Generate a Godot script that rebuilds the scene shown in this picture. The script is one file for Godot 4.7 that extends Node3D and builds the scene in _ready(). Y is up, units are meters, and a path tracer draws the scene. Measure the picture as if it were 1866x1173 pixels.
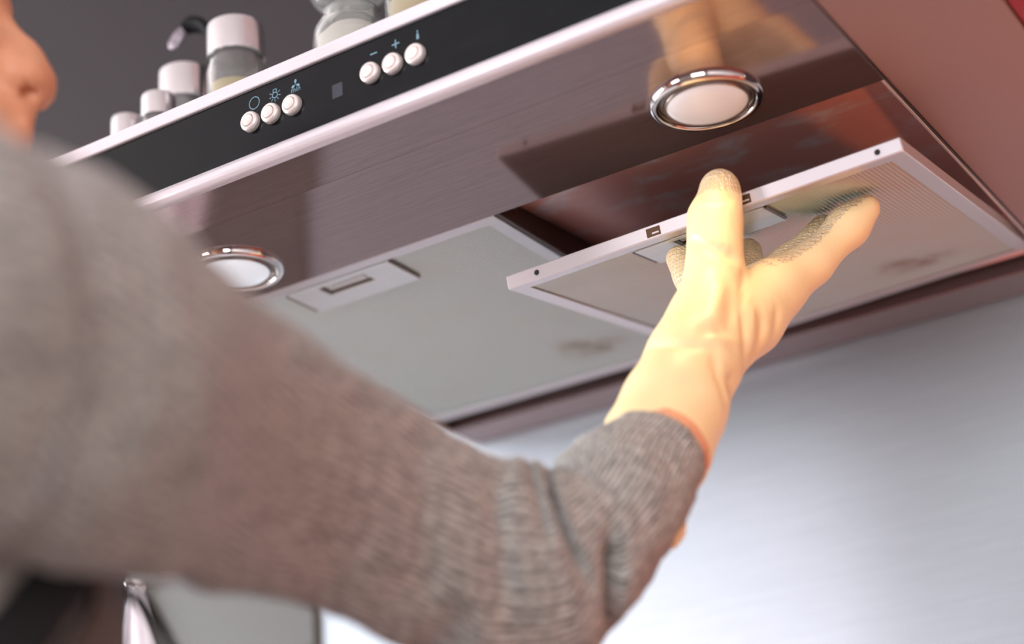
extends Node3D
# A kitchen: the underside of a range hood, a gloved hand taking down the right grease filter.
# All builders work in "hood coordinates": x along the hood, y up from its underside, z out of the wall; LIFT raises them above the floor.
const LIFT := 1.6
const SF := 0.1593   # z of the hood's front
const LEFT_DAY := 25.0
const FRONT_DAY := 7.5
const SIDE_FILL := 9.5  # strength of the fill added at the unseen third window
const WARM_FILL := 0.11   # strength of the orange light added out of view on the right
const HALF := 0.284  # half the hood's width

var rng := RandomNumberGenerator.new()
var taken := {}

# ------------------------------------------------------------------ naming and nodes
func numbered(called: String) -> String:
	if not taken.has(called):
		taken[called] = 0
		return called
	taken[called] += 1
	return "%s_%03d" % [called, taken[called]]

func p3(x: float, y: float, z: float) -> Vector3:
	return Vector3(x, y + LIFT, z)

func thing(called: String, label: String, category: String, at := Vector3.ZERO, group := "") -> Node3D:
	var o := Node3D.new()
	o.name = numbered(called)
	add_child(o)
	o.position = at
	o.set_meta("label", label)
	o.set_meta("category", category)
	if group: o.set_meta("group", group)
	return o

func origin_of(n: Node) -> Vector3:
	var v := Vector3.ZERO
	while n != self and n is Node3D:
		v += n.position
		n = n.get_parent()
	return v

func put(called: String, m: Mesh, parent: Node, mat: Material = null) -> MeshInstance3D:
	var o := MeshInstance3D.new()
	o.mesh = m
	if mat: o.material_override = mat
	if parent == self:
		o.name = numbered(called)
		add_child(o)
	else:
		o.name = called
		parent.add_child(o, true)
		o.position = -origin_of(parent)
	return o

func obj(called: String, st: SurfaceTool, mat: Material, parent: Node = self) -> MeshInstance3D:
	st.generate_normals()
	var o := put(called, st.commit(), parent)
	o.mesh.surface_set_material(0, mat)
	return o

func local(o: MeshInstance3D) -> MeshInstance3D:   # for meshes built in their thing's own coordinates
	o.position = Vector3.ZERO
	return o

func struct(called: String, st: SurfaceTool, mat: Material) -> MeshInstance3D:
	var o := obj(called, st, mat)
	o.set_meta("kind", "structure")
	return o

func tag(o: Node, label: String, category: String, group := "") -> void:
	o.set_meta("label", label)
	o.set_meta("category", category)
	if group: o.set_meta("group", group)

# ------------------------------------------------------------------ mesh helpers
func begin() -> SurfaceTool:
	var st := SurfaceTool.new()
	st.begin(Mesh.PRIMITIVE_TRIANGLES)
	return st

func tri(st: SurfaceTool, a: Vector3, b: Vector3, c: Vector3, out: Vector3, ua := Vector2.ZERO, ub := Vector2.ZERO, uc := Vector2.ZERO) -> void:
	if (b - a).cross(c - a).dot(out) > 0.0:
		var t := b; b = c; c = t
		var u := ub; ub = uc; uc = u
	st.set_uv(ua); st.add_vertex(a)
	st.set_uv(ub); st.add_vertex(b)
	st.set_uv(uc); st.add_vertex(c)

func quad(st: SurfaceTool, a: Vector3, b: Vector3, c: Vector3, d: Vector3, out: Vector3, ua := Vector2.ZERO, ub := Vector2(1, 0), uc := Vector2(1, 1), ud := Vector2(0, 1)) -> void:
	tri(st, a, b, c, out, ua, ub, uc)
	tri(st, a, c, d, out, ua, uc, ud)

# box between two corners with chamfered edges; UV in metres along the two axes of each face
func box(st: SurfaceTool, lo: Vector3, hi: Vector3, bev := 0.0, x := Transform3D.IDENTITY) -> void:
	st.set_smooth_group(-1)
	var c := (lo + hi) / 2.0
	var h := ((hi - lo) / 2.0).abs()
	bev = minf(bev, minf(h.x, minf(h.y, h.z)) * 0.9)
	var ctr := x * c
	for ax in 3:
		for s in [-1.0, 1.0]:
			var b := (ax + 1) % 3
			var d := (ax + 2) % 3
			var pts := []
			var uvs := []
			for k in [[-1, -1], [1, -1], [1, 1], [-1, 1]]:
				var v := Vector3.ZERO
				v[ax] = s * h[ax]
				v[b] = k[0] * (h[b] - bev)
				v[d] = k[1] * (h[d] - bev)
				pts.append(x * (c + v))
				uvs.append(Vector2((c + v)[b], (c + v)[d]) if ax != 1 else Vector2((c + v)[d], (c + v)[b]))
			var n := Vector3.ZERO
			n[ax] = s
			quad(st, pts[0], pts[1], pts[2], pts[3], x.basis * n, uvs[0], uvs[1], uvs[2], uvs[3])
			if bev > 0.0:
				for s2 in [-1.0, 1.0]:   # edge between face ax,s and face b,s2
					var e := []
					for k in [-1.0, 1.0]:
						var v1 := Vector3.ZERO
						v1[ax] = s * h[ax]; v1[b] = s2 * (h[b] - bev); v1[d] = k * (h[d] - bev)
						var v2 := Vector3.ZERO
						v2[ax] = s * (h[ax] - bev); v2[b] = s2 * h[b]; v2[d] = k * (h[d] - bev)
						e.append(x * (c + v1)); e.append(x * (c + v2))
					var n2 := Vector3.ZERO
					n2[ax] = s; n2[b] = s2
					quad(st, e[0], e[1], e[3], e[2], x.basis * n2)
	if bev > 0.0:
		for sx in [-1.0, 1.0]:
			for sy in [-1.0, 1.0]:
				for sz in [-1.0, 1.0]:
					var s := Vector3(sx, sy, sz)
					var q := []
					for ax in 3:
						var v := s * (h - Vector3.ONE * bev)
						v[ax] = s[ax] * h[ax]
						q.append(x * (c + v))
					tri(st, q[0], q[1], q[2], x.basis * s)

func hb(st: SurfaceTool, x0: float, y0: float, z0: float, x1: float, y1: float, z1: float, bev := 0.0) -> void:
	box(st, p3(x0, y0, z0), p3(x1, y1, z1), bev)

# a profile of (z, y) points run along x
func run_x(st: SurfaceTool, prof: Array, x0: float, x1: float, smooth := true) -> void:
	var n := prof.size()
	var mid := Vector2.ZERO
	for q in prof: mid += q / n
	var along := 0.0
	for i in n:
		var a: Vector2 = prof[i]
		var b: Vector2 = prof[(i + 1) % n]
		var out2 := ((a + b) / 2.0 - mid)
		var nn := Vector2(-(b - a).y, (b - a).x)
		if nn.dot(out2) < 0: nn = -nn
		st.set_smooth_group(1 if smooth else -1)
		quad(st, p3(x0, a.y, a.x), p3(x1, a.y, a.x), p3(x1, b.y, b.x), p3(x0, b.y, b.x), Vector3(0, nn.y, nn.x), Vector2(x0, along), Vector2(x1, along), Vector2(x1, along + a.distance_to(b)), Vector2(x0, along + a.distance_to(b)))
		along += a.distance_to(b)
		st.set_smooth_group(-1)
		for e in [x0, x1]:
			tri(st, p3(e, mid.y, mid.x), p3(e, a.y, a.x), p3(e, b.y, b.x), Vector3(-1 if e == x0 else 1, 0, 0))

# profile of (radius, height) turned about the local y axis
func lathe(st: SurfaceTool, prof: Array, segs: int, x := Transform3D.IDENTITY, sharp := 0.6) -> void:
	var group := 1
	for i in prof.size() - 1:
		var a: Vector2 = prof[i]
		var b: Vector2 = prof[i + 1]
		if i > 0 and absf((b - a).angle_to(a - prof[i - 1])) > sharp:
			group += 1
		st.set_smooth_group(group)
		for k in segs:
			var t0 := TAU * k / segs
			var t1 := TAU * (k + 1) / segs
			var r0 := Vector3(cos(t0), 0, sin(t0))
			var r1 := Vector3(cos(t1), 0, sin(t1))
			var d := b - a
			var out := x.basis * ((r0 + r1) * d.y - Vector3(0, 2, 0) * d.x)
			var q := [x * (r0 * a.x + Vector3(0, a.y, 0)), x * (r1 * a.x + Vector3(0, a.y, 0)), x * (r1 * b.x + Vector3(0, b.y, 0)), x * (r0 * b.x + Vector3(0, b.y, 0))]
			var u0 := float(k) / segs
			var u1 := float(k + 1) / segs
			if a.x > 1e-6: tri(st, q[0], q[1], q[2], out, Vector2(u0, a.y), Vector2(u1, a.y), Vector2(u1, b.y))
			if b.x > 1e-6: tri(st, q[0], q[2], q[3], out, Vector2(u0, a.y), Vector2(u1, b.y), Vector2(u0, b.y))

# round or flattened tube through points (Catmull-Rom), radii per point, flattened along `flat_dir`
func tube(st: SurfaceTool, pts: Array, radii: Array, segs := 12, steps := 6, flat_dir := Vector3.ZERO, flat := 1.0) -> void:
	st.set_smooth_group(1)
	var c := []
	var rr := []
	var n := pts.size()
	for i in n - 1:
		for k in steps:
			var t := float(k) / steps
			c.append(pts[i].cubic_interpolate(pts[i + 1], pts[maxi(i - 1, 0)], pts[mini(i + 2, n - 1)], t))
			rr.append(lerpf(radii[i], radii[i + 1], t))
	c.append(pts[n - 1]); rr.append(radii[n - 1])
	var rings := []
	var e1 := Vector3.ZERO
	for i in c.size():
		var d: Vector3 = (c[mini(i + 1, c.size() - 1)] - c[maxi(i - 1, 0)]).normalized()
		if flat_dir != Vector3.ZERO: e1 = flat_dir
		elif i == 0: e1 = Vector3.UP if absf(d.y) < 0.9 else Vector3.RIGHT
		e1 = (e1 - d * e1.dot(d)).normalized()
		var e2 := d.cross(e1)
		var ring := []
		for k in segs:
			var a := TAU * k / segs
			ring.append(c[i] + (e1 * cos(a) * flat + e2 * sin(a)) * rr[i])
		rings.append(ring)
	for i in rings.size() - 1:
		for k in segs:
			var k2 := (k + 1) % segs
			var out: Vector3 = rings[i][k] + rings[i][k2] + rings[i + 1][k] + rings[i + 1][k2] - 2.0 * (c[i] + c[i + 1])
			quad(st, rings[i][k], rings[i][k2], rings[i + 1][k2], rings[i + 1][k], out)
	st.set_smooth_group(-1)
	for k in segs:
		tri(st, c[0], rings[0][k], rings[0][(k + 1) % segs], c[0] - c[1])
		tri(st, c[-1], rings[-1][k], rings[-1][(k + 1) % segs], c[-1] - c[-2])

# flat plate: polygon in the (x, y) of transform `x`, thickness along its z
func plate(st: SurfaceTool, poly: PackedVector2Array, thick: float, x := Transform3D.IDENTITY) -> void:
	st.set_smooth_group(-1)
	var ids := Geometry2D.triangulate_polygon(poly)
	for i in range(0, ids.size(), 3):
		for s in [0.0, thick]:
			var q := []
			for k in 3: q.append(x * Vector3(poly[ids[i + k]].x, poly[ids[i + k]].y, s))
			tri(st, q[0], q[1], q[2], x.basis * Vector3(0, 0, -1 if s == 0.0 else 1))
	var cw := Geometry2D.is_polygon_clockwise(poly)
	for i in poly.size():
		var a := poly[i]
		var b := poly[(i + 1) % poly.size()]
		var d := b - a
		var n := Vector3(-d.y, d.x, 0) if cw else Vector3(d.y, -d.x, 0)
		quad(st, x * Vector3(a.x, a.y, 0), x * Vector3(b.x, b.y, 0), x * Vector3(b.x, b.y, thick), x * Vector3(a.x, a.y, thick), x.basis * n)

func ring_plate(st: SurfaceTool, r: float, w: float, thick: float, x: Transform3D, segs := 40, sx := 1.0) -> void:
	for k in segs:
		var a := TAU * k / segs
		var b := TAU * (k + 1) / segs
		plate(st, PackedVector2Array([Vector2(cos(a) * sx, sin(a)) * r, Vector2(cos(b) * sx, sin(b)) * r, Vector2(cos(b) * sx, sin(b)) * (r - w), Vector2(cos(a) * sx, sin(a)) * (r - w)]), thick, x)

func bar2(st: SurfaceTool, a: Vector2, b: Vector2, w: float, thick: float, x: Transform3D) -> void:
	var n := (b - a).normalized().orthogonal() * w / 2.0
	plate(st, PackedVector2Array([a + n, b + n, b - n, a - n]), thick, x)

# ------------------------------------------------------------------ smooth bodies: distances joined on a grid, meshed as surface nets
class Field:
	var o: Vector3
	var cell: float
	var nx: int
	var ny: int
	var nz: int
	var k: float
	var acc: PackedFloat32Array
	var near: PackedFloat32Array
	var ids: PackedByteArray
	var bump: PackedFloat32Array
	var verts := PackedVector3Array()
	var vids := PackedByteArray()
	var tris := PackedInt32Array()
	var normals := PackedVector3Array()
	func _init(lo: Vector3, hi: Vector3, cell_: float, k_: float) -> void:
		o = lo; cell = cell_; k = k_
		nx = int((hi.x - lo.x) / cell) + 2
		ny = int((hi.y - lo.y) / cell) + 2
		nz = int((hi.z - lo.z) / cell) + 2
		acc.resize(nx * ny * nz)
		near.resize(nx * ny * nz); near.fill(1.0)
		ids.resize(nx * ny * nz)
		bump.resize(nx * ny * nz)
	func span(lo: Vector3, hi: Vector3) -> Array:
		return [maxi(0, int((lo.x - o.x) / cell)), mini(nx - 1, int((hi.x - o.x) / cell) + 1), maxi(0, int((lo.y - o.y) / cell)), mini(ny - 1, int((hi.y - o.y) / cell) + 1), maxi(0, int((lo.z - o.z) / cell)), mini(nz - 1, int((hi.z - o.z) / cell) + 1)]
	func capsule(a: Vector3, ra: float, b: Vector3, rb: float, id := 0) -> void:
		var m := maxf(ra, rb) + 4.0 * k
		var s := span(a.min(b) - Vector3.ONE * m, a.max(b) + Vector3.ONE * m)
		var ba := b - a
		var l2 := maxf(ba.length_squared(), 1e-9)
		for iz in range(s[4], s[5] + 1):
			for iy in range(s[2], s[3] + 1):
				var at := (iz * ny + iy) * nx
				for ix in range(s[0], s[1] + 1):
					var pa := o + Vector3(ix, iy, iz) * cell - a
					var h := clampf(pa.dot(ba) / l2, 0.0, 1.0)
					var d := (pa - ba * h).length() - (ra + (rb - ra) * h)
					if d < 4.0 * k:
						acc[at + ix] += exp(-maxf(d, -20.0 * k) / k)
						if d < near[at + ix]:
							near[at + ix] = d
							ids[at + ix] = id
	func ellipsoid(c: Vector3, basis: Basis, r: Vector3, id := 0) -> void:
		var m := maxf(r.x, maxf(r.y, r.z)) + 4.0 * k
		var s := span(c - Vector3.ONE * m, c + Vector3.ONE * m)
		var inv := basis.transposed()
		for iz in range(s[4], s[5] + 1):
			for iy in range(s[2], s[3] + 1):
				var at := (iz * ny + iy) * nx
				for ix in range(s[0], s[1] + 1):
					var q := inv * (o + Vector3(ix, iy, iz) * cell - c)
					var k0 := (q / r).length()
					var k1 := (q / (r * r)).length()
					var d := k0 * (k0 - 1.0) / maxf(k1, 1e-6)
					if d < 4.0 * k:
						acc[at + ix] += exp(-maxf(d, -20.0 * k) / k)
						if d < near[at + ix]:
							near[at + ix] = d
							ids[at + ix] = id
	func groove(a: Vector3, b: Vector3, w: float, depth: float) -> void:   # depth > 0 presses in, < 0 raises a fold
		var s := span(a.min(b) - Vector3.ONE * 2.2 * w, a.max(b) + Vector3.ONE * 2.2 * w)
		var ba := b - a
		var l2 := maxf(ba.length_squared(), 1e-9)
		for iz in range(s[4], s[5] + 1):
			for iy in range(s[2], s[3] + 1):
				var at := (iz * ny + iy) * nx
				for ix in range(s[0], s[1] + 1):
					var pa := o + Vector3(ix, iy, iz) * cell - a
					var h := clampf(pa.dot(ba) / l2, 0.0, 1.0)
					var d := (pa - ba * h).length() / w
					var taper := 0.35 + 0.65 * sin(PI * clampf(h, 0.04, 0.96))
					bump[at + ix] += depth * taper * exp(-d * d)
	func value(i: int) -> float:
		return (-k * log(acc[i]) if acc[i] > 0.0 else 4.0 * k) + bump[i]
	func build() -> void:
		var f := PackedFloat32Array()
		f.resize(acc.size())
		for i in acc.size():
			f[i] = -k * log(acc[i]) + bump[i] if acc[i] > 0.0 else 4.0 * k
		var vi := PackedInt32Array()
		vi.resize(acc.size())
		vi.fill(-1)
		var offs := [0, 1, nx, nx + 1, nx * ny, nx * ny + 1, nx * ny + nx, nx * ny + nx + 1]
		var edges := [[0, 1], [2, 3], [4, 5], [6, 7], [0, 2], [1, 3], [4, 6], [5, 7], [0, 4], [1, 5], [2, 6], [3, 7]]
		var far := 3.9 * k
		for iz in nz - 1:
			for iy in ny - 1:
				var row := (iz * ny + iy) * nx
				for ix in nx - 1:
					var i := row + ix
					var f0 := f[i]
					if f0 > far and f[i + offs[7]] > far: continue
					var n := 0
					for q in 8:
						if f[i + offs[q]] < 0.0: n += 1
					if n == 0 or n == 8: continue
					var sum := Vector3.ZERO
					var cnt := 0
					for e in edges:
						var va := f[i + offs[e[0]]]
						var vb := f[i + offs[e[1]]]
						if (va < 0.0) != (vb < 0.0):
							var t := va / (va - vb)
							var pa := Vector3(e[0] & 1, (e[0] >> 1) & 1, e[0] >> 2)
							var pb := Vector3(e[1] & 1, (e[1] >> 1) & 1, e[1] >> 2)
							sum += pa.lerp(pb, t)
							cnt += 1
					vi[i] = verts.size()
					verts.append(o + (Vector3(ix, iy, iz) + sum / cnt) * cell)
					vids.append(ids[i])
		var sx := 1
		var sy := nx
		var sz := nx * ny
		for iz in range(1, nz - 1):
			for iy in range(1, ny - 1):
				var row := (iz * ny + iy) * nx
				for ix in range(1, nx - 1):
					var i := row + ix
					if vi[i] < 0: continue
					var ins := f[i] < 0.0
					if ins != (f[i + sx] < 0.0): face(vi[i], vi[i - sy], vi[i - sy - sz], vi[i - sz], ins)
					if ins != (f[i + sy] < 0.0): face(vi[i], vi[i - sz], vi[i - sx - sz], vi[i - sx], ins)
					if ins != (f[i + sz] < 0.0): face(vi[i], vi[i - sx], vi[i - sx - sy], vi[i - sy], ins)
		normals.resize(verts.size())
		for t in range(0, tris.size(), 3):
			var a := verts[tris[t]]
			var n := (verts[tris[t + 2]] - a).cross(verts[tris[t + 1]] - a)
			for q in 3: normals[tris[t + q]] += n
		for i in normals.size(): normals[i] = (normals[i] * 1e6).normalized() if normals[i].length_squared() > 1e-24 else Vector3.UP
	func face(a: int, b: int, c: int, d: int, ins: bool) -> void:
		if a < 0 or b < 0 or c < 0 or d < 0: return
		if ins: tris.append_array([a, d, c, a, c, b])
		else: tris.append_array([a, b, c, a, c, d])
	func surface(keep: Callable) -> Array:
		var map := {}
		var v := PackedVector3Array()
		var n := PackedVector3Array()
		var ix := PackedInt32Array()
		for t in range(0, tris.size(), 3):
			if not keep.call(tris[t], tris[t + 1], tris[t + 2]): continue
			for q in 3:
				var id := tris[t + q]
				if not map.has(id):
					map[id] = v.size()
					v.append(verts[id]); n.append(normals[id])
				ix.append(map[id])
		var a := []
		a.resize(Mesh.ARRAY_MAX)
		a[Mesh.ARRAY_VERTEX] = v
		a[Mesh.ARRAY_NORMAL] = n
		a[Mesh.ARRAY_INDEX] = ix
		return a

func whole(f: Field, mat: Material) -> ArrayMesh:
	var m := ArrayMesh.new()
	m.add_surface_from_arrays(Mesh.PRIMITIVE_TRIANGLES, f.surface(func(_a, _b, _c): return true))
	m.surface_set_material(0, mat)
	return m

# ------------------------------------------------------------------ materials
func plain(c: Color, rough := 0.6, metal := 0.0, spec := 0.5) -> StandardMaterial3D:
	var m := StandardMaterial3D.new()
	m.albedo_color = c
	m.roughness = rough
	m.metallic = metal
	m.metallic_specular = spec
	return m

func image_tex(w: int, h: int, f: Callable) -> ImageTexture:
	var im := Image.create(w, h, false, Image.FORMAT_RGB8)
	for y in h:
		for x in w:
			im.set_pixel(x, y, f.call(x, y))
	return ImageTexture.create_from_image(im)

# brush lines along u: every row has its own tone, drifting slowly along it
func brushed(base: Color, spread: float, size := 256, seed_ := 3) -> ImageTexture:
	var noise := FastNoiseLite.new()
	noise.seed = seed_
	noise.frequency = 0.11
	noise.fractal_octaves = 3
	return image_tex(size, size, func(x: int, y: int) -> Color:
		var a := TAU * x / size
		var v := noise.get_noise_3d(cos(a) * 6.0 * 1.4, sin(a) * 6.0 * 1.4, y * 4.1)
		v += 0.5 * noise.get_noise_3d(cos(a) * 1.2, sin(a) * 1.2 + 90.0, y * 1.1)
		var k := 1.0 + spread * v
		return Color(base.r * k, base.g * k, base.b * k).clamp())

func brushed_steel(c: Color, rough: float, metal: float, spread: float, scale: Vector3, seed_ := 3, base := 0.8) -> StandardMaterial3D:
	var m := plain(c, rough, metal)
	m.albedo_texture = brushed(Color(base, base, base), spread, 256, seed_)
	m.roughness_texture = brushed(Color(0.8, 0.8, 0.8), spread * 1.3, 256, seed_ + 5)
	m.uv1_scale = scale
	return m

var M := {}

func materials() -> void:
	M.strip = brushed_steel(Color(0.76, 0.655, 0.65), 0.13, 0.75, 0.14, Vector3(1.0 / 0.16, 1.0 / 0.04, 1))  # mauve tint puts a warm red cast into the steel colour
	M.trim = brushed_steel(Color(0.93, 0.90, 0.92), 0.45, 0.3, 0.06, Vector3(1.0 / 0.2, 1.0 / 0.03, 1), 8, 0.95)
	M.glass_black = plain(Color(0.045, 0.055, 0.065), 0.14, 0.0, 0.33)
	var dust := FastNoiseLite.new()
	dust.seed = 11
	dust.frequency = 0.35
	var haze := FastNoiseLite.new()
	haze.seed = 4
	haze.frequency = 0.012
	M.glass_black.albedo_color = Color.WHITE
	M.glass_black.albedo_texture = image_tex(512, 256, func(x: int, y: int) -> Color:
		var d := smoothstep(0.72, 0.9, dust.get_noise_2d(x, y)) * 0.35
		var z := maxf(0.0, haze.get_noise_2d(x * 0.5, y * 2.0)) * 0.05
		return Color(0.016 + d + z, 0.036 + d + z, 0.054 + d + z))
	M.glass_black.uv1_scale = Vector3(1.0 / 0.14, 1.0 / 0.07, 1)
	M.housing = plain(Color(0.55, 0.53, 0.53), 0.4, 0.8)
	M.dark = plain(Color(0.12, 0.08, 0.07), 0.6)
	M.hole = plain(Color(0.05, 0.035, 0.03), 0.7)
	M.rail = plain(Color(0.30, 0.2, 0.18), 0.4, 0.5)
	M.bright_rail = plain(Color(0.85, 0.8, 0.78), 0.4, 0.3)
	var grease := FastNoiseLite.new()
	grease.seed = 21
	grease.frequency = 0.018
	grease.fractal_octaves = 4
	var grease2 := FastNoiseLite.new()
	grease2.seed = 5
	grease2.frequency = 0.09
	M.cavity = plain(Color.WHITE, 0.3, 0.15)
	M.cavity.albedo_texture = image_tex(256, 256, func(x: int, y: int) -> Color:
		var g := smoothstep(-0.02, 0.45, grease.get_noise_2d(x * 0.8, y * 1.7)) * (0.55 + 0.45 * grease2.get_noise_2d(x, y))
		g *= smoothstep(0.25, 0.85, float(y) / 256.0)
		return Color(0.93, 0.65, 0.60).lerp(Color(0.97, 0.93, 0.95), clampf(g, 0, 0.85)))
	M.cavity.uv1_scale = Vector3(1.0 / 0.284, 1.0, 1)
	M.alu = plain(Color(0.86, 0.85, 0.84), 0.42, 0.6)
	M.alu_frame = plain(Color(0.84, 0.83, 0.84), 0.34, 0.55)
	var stain := FastNoiseLite.new()
	stain.seed = 9
	stain.frequency = 0.02
	stain.fractal_octaves = 4
	M.mesh = plain(Color(1, 1, 1), 0.42, 0.6)
	M.mesh.albedo_texture = image_tex(256, 256, func(x: int, y: int) -> Color:
		var w := smoothstep(-0.1, 0.6, stain.get_noise_2d(x, y)) * 0.12
		var c := Color(0.83, 0.89, 0.87).lerp(Color(0.81, 0.77, 0.68), w)
		# a brown grease spot near the back
		var d := Vector2((x - 188.0) / 20.0, (y - 46.0) / 12.0)
		var e := Vector2((x - 176.0) / 10.0, (y - 58.0) / 9.0)
		var spot := maxf(exp(-d.length_squared()), exp(-e.length_squared())) * (0.6 + 0.8 * stain.get_noise_2d(x * 3, y * 3))
		return c.lerp(Color(0.5, 0.42, 0.34), clampf(spot * 0.7, 0, 0.5)))
	M.inner_mesh = plain(Color(0.16, 0.15, 0.145), 0.6, 0.3)  # shade inside the perforation is put into this dark grey
	M.latch = plain(Color(0.84, 0.86, 0.86), 0.38, 0.5)
	M.slot = plain(Color(0.34, 0.25, 0.17), 0.35, 0.5)
	M.chrome = plain(Color(0.9, 0.88, 0.87), 0.08, 1.0)
	M.inner_ring = plain(Color(0.55, 0.50, 0.48), 0.25, 0.9)
	M.button = plain(Color(0.97, 0.93, 0.91), 0.36, 0.5)
	M.icon = plain(Color(0.44, 0.58, 0.64), 0.5)
	M.lens = plain(Color(0.86, 0.86, 0.87), 0.16, 0.0)
	M.lens.emission_enabled = true
	M.lens.emission = Color(1.0, 0.96, 0.93)
	M.lens.emission_energy_multiplier = 0.22
	M.lens_cool = M.lens.duplicate()
	M.lens_cool.emission = Color(0.88, 0.96, 1.0)
	M.lens_cool.emission_energy_multiplier = 0.75
	M.led = plain(Color(0.19, 0.21, 0.25), 0.25)
	M.glove = plain(Color(0.955, 0.86, 0.655), 0.42, 0.0, 0.45)
	M.glove.subsurf_scatter_enabled = true
	M.glove.subsurf_scatter_strength = 0.05
	M.grip = M.glove.duplicate()
	var waffle := image_tex(256, 256, func(x: int, y: int) -> Color:
		var u := absf(fmod(x / 32.0, 1.0) - 0.5) * 2.0
		var v := absf(fmod(y / 32.0, 1.0) - 0.5) * 2.0
		var rim := maxf(smoothstep(0.62, 0.92, u), smoothstep(0.62, 0.92, v))
		return Color(rim, rim, rim))
	M.grip.heightmap_enabled = true
	M.grip.heightmap_texture = waffle
	M.grip.heightmap_scale = 0.12
	M.grip.albedo_color = Color.WHITE
	M.grip.albedo_texture = image_tex(256, 256, func(x: int, y: int) -> Color:
		var u := absf(fmod(x / 32.0, 1.0) - 0.5) * 2.0
		var v := absf(fmod(y / 32.0, 1.0) - 0.5) * 2.0
		return Color(0.92, 0.79, 0.58).lerp(Color(0.98, 0.92, 0.80), maxf(smoothstep(0.6, 0.85, u), smoothstep(0.6, 0.85, v))))
	M.grip.uv1_triplanar = true
	M.grip.uv1_scale = Vector3.ONE / 0.024
	# knitted wool: ribs along the sleeve, tone flecked
	var knit := FastNoiseLite.new()
	knit.seed = 31
	knit.frequency = 0.05
	knit.fractal_octaves = 3
	M.wool = plain(Color(1, 1, 1), 0.95, 0.0, 0.2)
	M.wool.albedo_texture = image_tex(512, 512, func(x: int, y: int) -> Color:
		var rib := 0.5 + 0.5 * cos(TAU * x / 32.0)
		var v := fmod(y / 16.0 + absf(fmod(x / 32.0, 1.0) - 0.5) * 1.2, 1.0)
		var st := 0.5 + 0.5 * cos(TAU * v)
		var a := TAU * y / 512.0
		var n := knit.get_noise_3d(x * 1.0, cos(a) * 14.0, sin(a) * 14.0)
		var k := 0.74 + 0.32 * rib + 0.10 * st + 0.55 * n
		return Color(0.63 * k, 0.618 * k, 0.592 * k).clamp())
	M.wool.heightmap_enabled = true
	M.wool.heightmap_texture = image_tex(256, 256, func(x: int, y: int) -> Color:
		var rib := 0.5 + 0.5 * cos(TAU * x / 32.0)
		var v := fmod(y / 16.0 + absf(fmod(x / 32.0, 1.0) - 0.5) * 1.2, 1.0)
		var k := rib * (0.7 + 0.3 * cos(TAU * v))
		return Color(k, k, k))
	M.wool.heightmap_scale = 0.12
	M.wool.rim_enabled = true
	M.wool.rim = 0.5
	M.wool_body = M.wool.duplicate()
	M.wool_body.uv1_triplanar = true
	M.wool_body.uv1_scale = Vector3.ONE / 0.045
	M.orange_band = plain(Color(0.88, 0.63, 0.48), 0.8)
	M.skin = plain(Color(0.84, 0.59, 0.45), 0.5, 0.0, 0.4)
	M.skin.subsurf_scatter_enabled = true
	M.skin.subsurf_scatter_strength = 0.06
	M.lip = plain(Color(0.62, 0.30, 0.24), 0.45)
	M.hair = plain(Color(0.10, 0.07, 0.05), 0.6)
	M.eye = plain(Color(0.9, 0.88, 0.86), 0.2)
	M.black_cloth = plain(Color(0.05, 0.05, 0.055), 0.9)
	M.apron = plain(Color(0.36, 0.33, 0.31), 0.9)
	M.white_cloth = plain(Color(0.98, 0.97, 0.99), 0.8)
	M.denim = plain(Color(0.12, 0.14, 0.2), 0.9)
	M.leather = plain(Color(0.1, 0.07, 0.05), 0.5)
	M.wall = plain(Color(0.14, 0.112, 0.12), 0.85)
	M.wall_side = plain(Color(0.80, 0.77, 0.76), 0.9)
	M.wall_front = plain(Color(0.52, 0.48, 0.47), 0.9)
	M.ceiling = plain(Color(0.85, 0.83, 0.82), 0.9)
	M.floor = plain(Color(0.45, 0.36, 0.30), 0.6)
	M.back = brushed_steel(Color(0.80, 0.855, 0.885), 0.50, 0.75, 0.05, Vector3(1.0 / 0.4, 1.0 / 0.1, 1), 14)
	M.tile = plain(Color(0.29, 0.295, 0.272), 0.45)
	M.grout = plain(Color(0.45, 0.36, 0.27), 0.9)
	M.mauve = plain(Color(0.61, 0.505, 0.49), 0.38, 0.0, 0.5)
	M.globe = plain(Color(0.9, 0.5, 0.35), 0.3)
	M.globe.emission_enabled = true
	M.globe.emission = Color(1.0, 0.5, 0.32)
	M.globe.emission_energy_multiplier = 2.0  # glow of the added warm light, out of view
	M.red = plain(Color(0.62, 0.13, 0.17), 0.3)
	M.counter = plain(Color(0.88, 0.86, 0.87), 0.3)
	M.terracotta = plain(Color(0.80, 0.42, 0.34), 0.4)
	M.white = plain(Color(0.9, 0.89, 0.88), 0.5)
	M.cap = brushed_steel(Color(0.90, 0.89, 0.90), 0.24, 0.92, 0.05, Vector3(1, 30, 1), 19, 1.0)
	M.spoon = plain(Color(0.05, 0.045, 0.05), 0.6, 0.0, 0.15)
	M.spoon_tip = plain(Color(0.55, 0.52, 0.55), 0.3, 0.8)
	M.glass = plain(Color(0.98, 0.99, 0.98, 0.06), 0.02)
	M.glass.refraction_enabled = true
	M.glass.refraction_scale = 0.05
	M.spice = plain(Color(0.72, 0.64, 0.46), 0.9)
	M.salt = plain(Color(0.93, 0.90, 0.86), 0.9)

# ------------------------------------------------------------------ the hood
func front_at(x: float, y: float, off := 0.0) -> Transform3D:   # local z towards the room, on the control glass
	return Transform3D(Basis.IDENTITY, p3(x, y, SF - 0.0012 + off))

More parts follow.
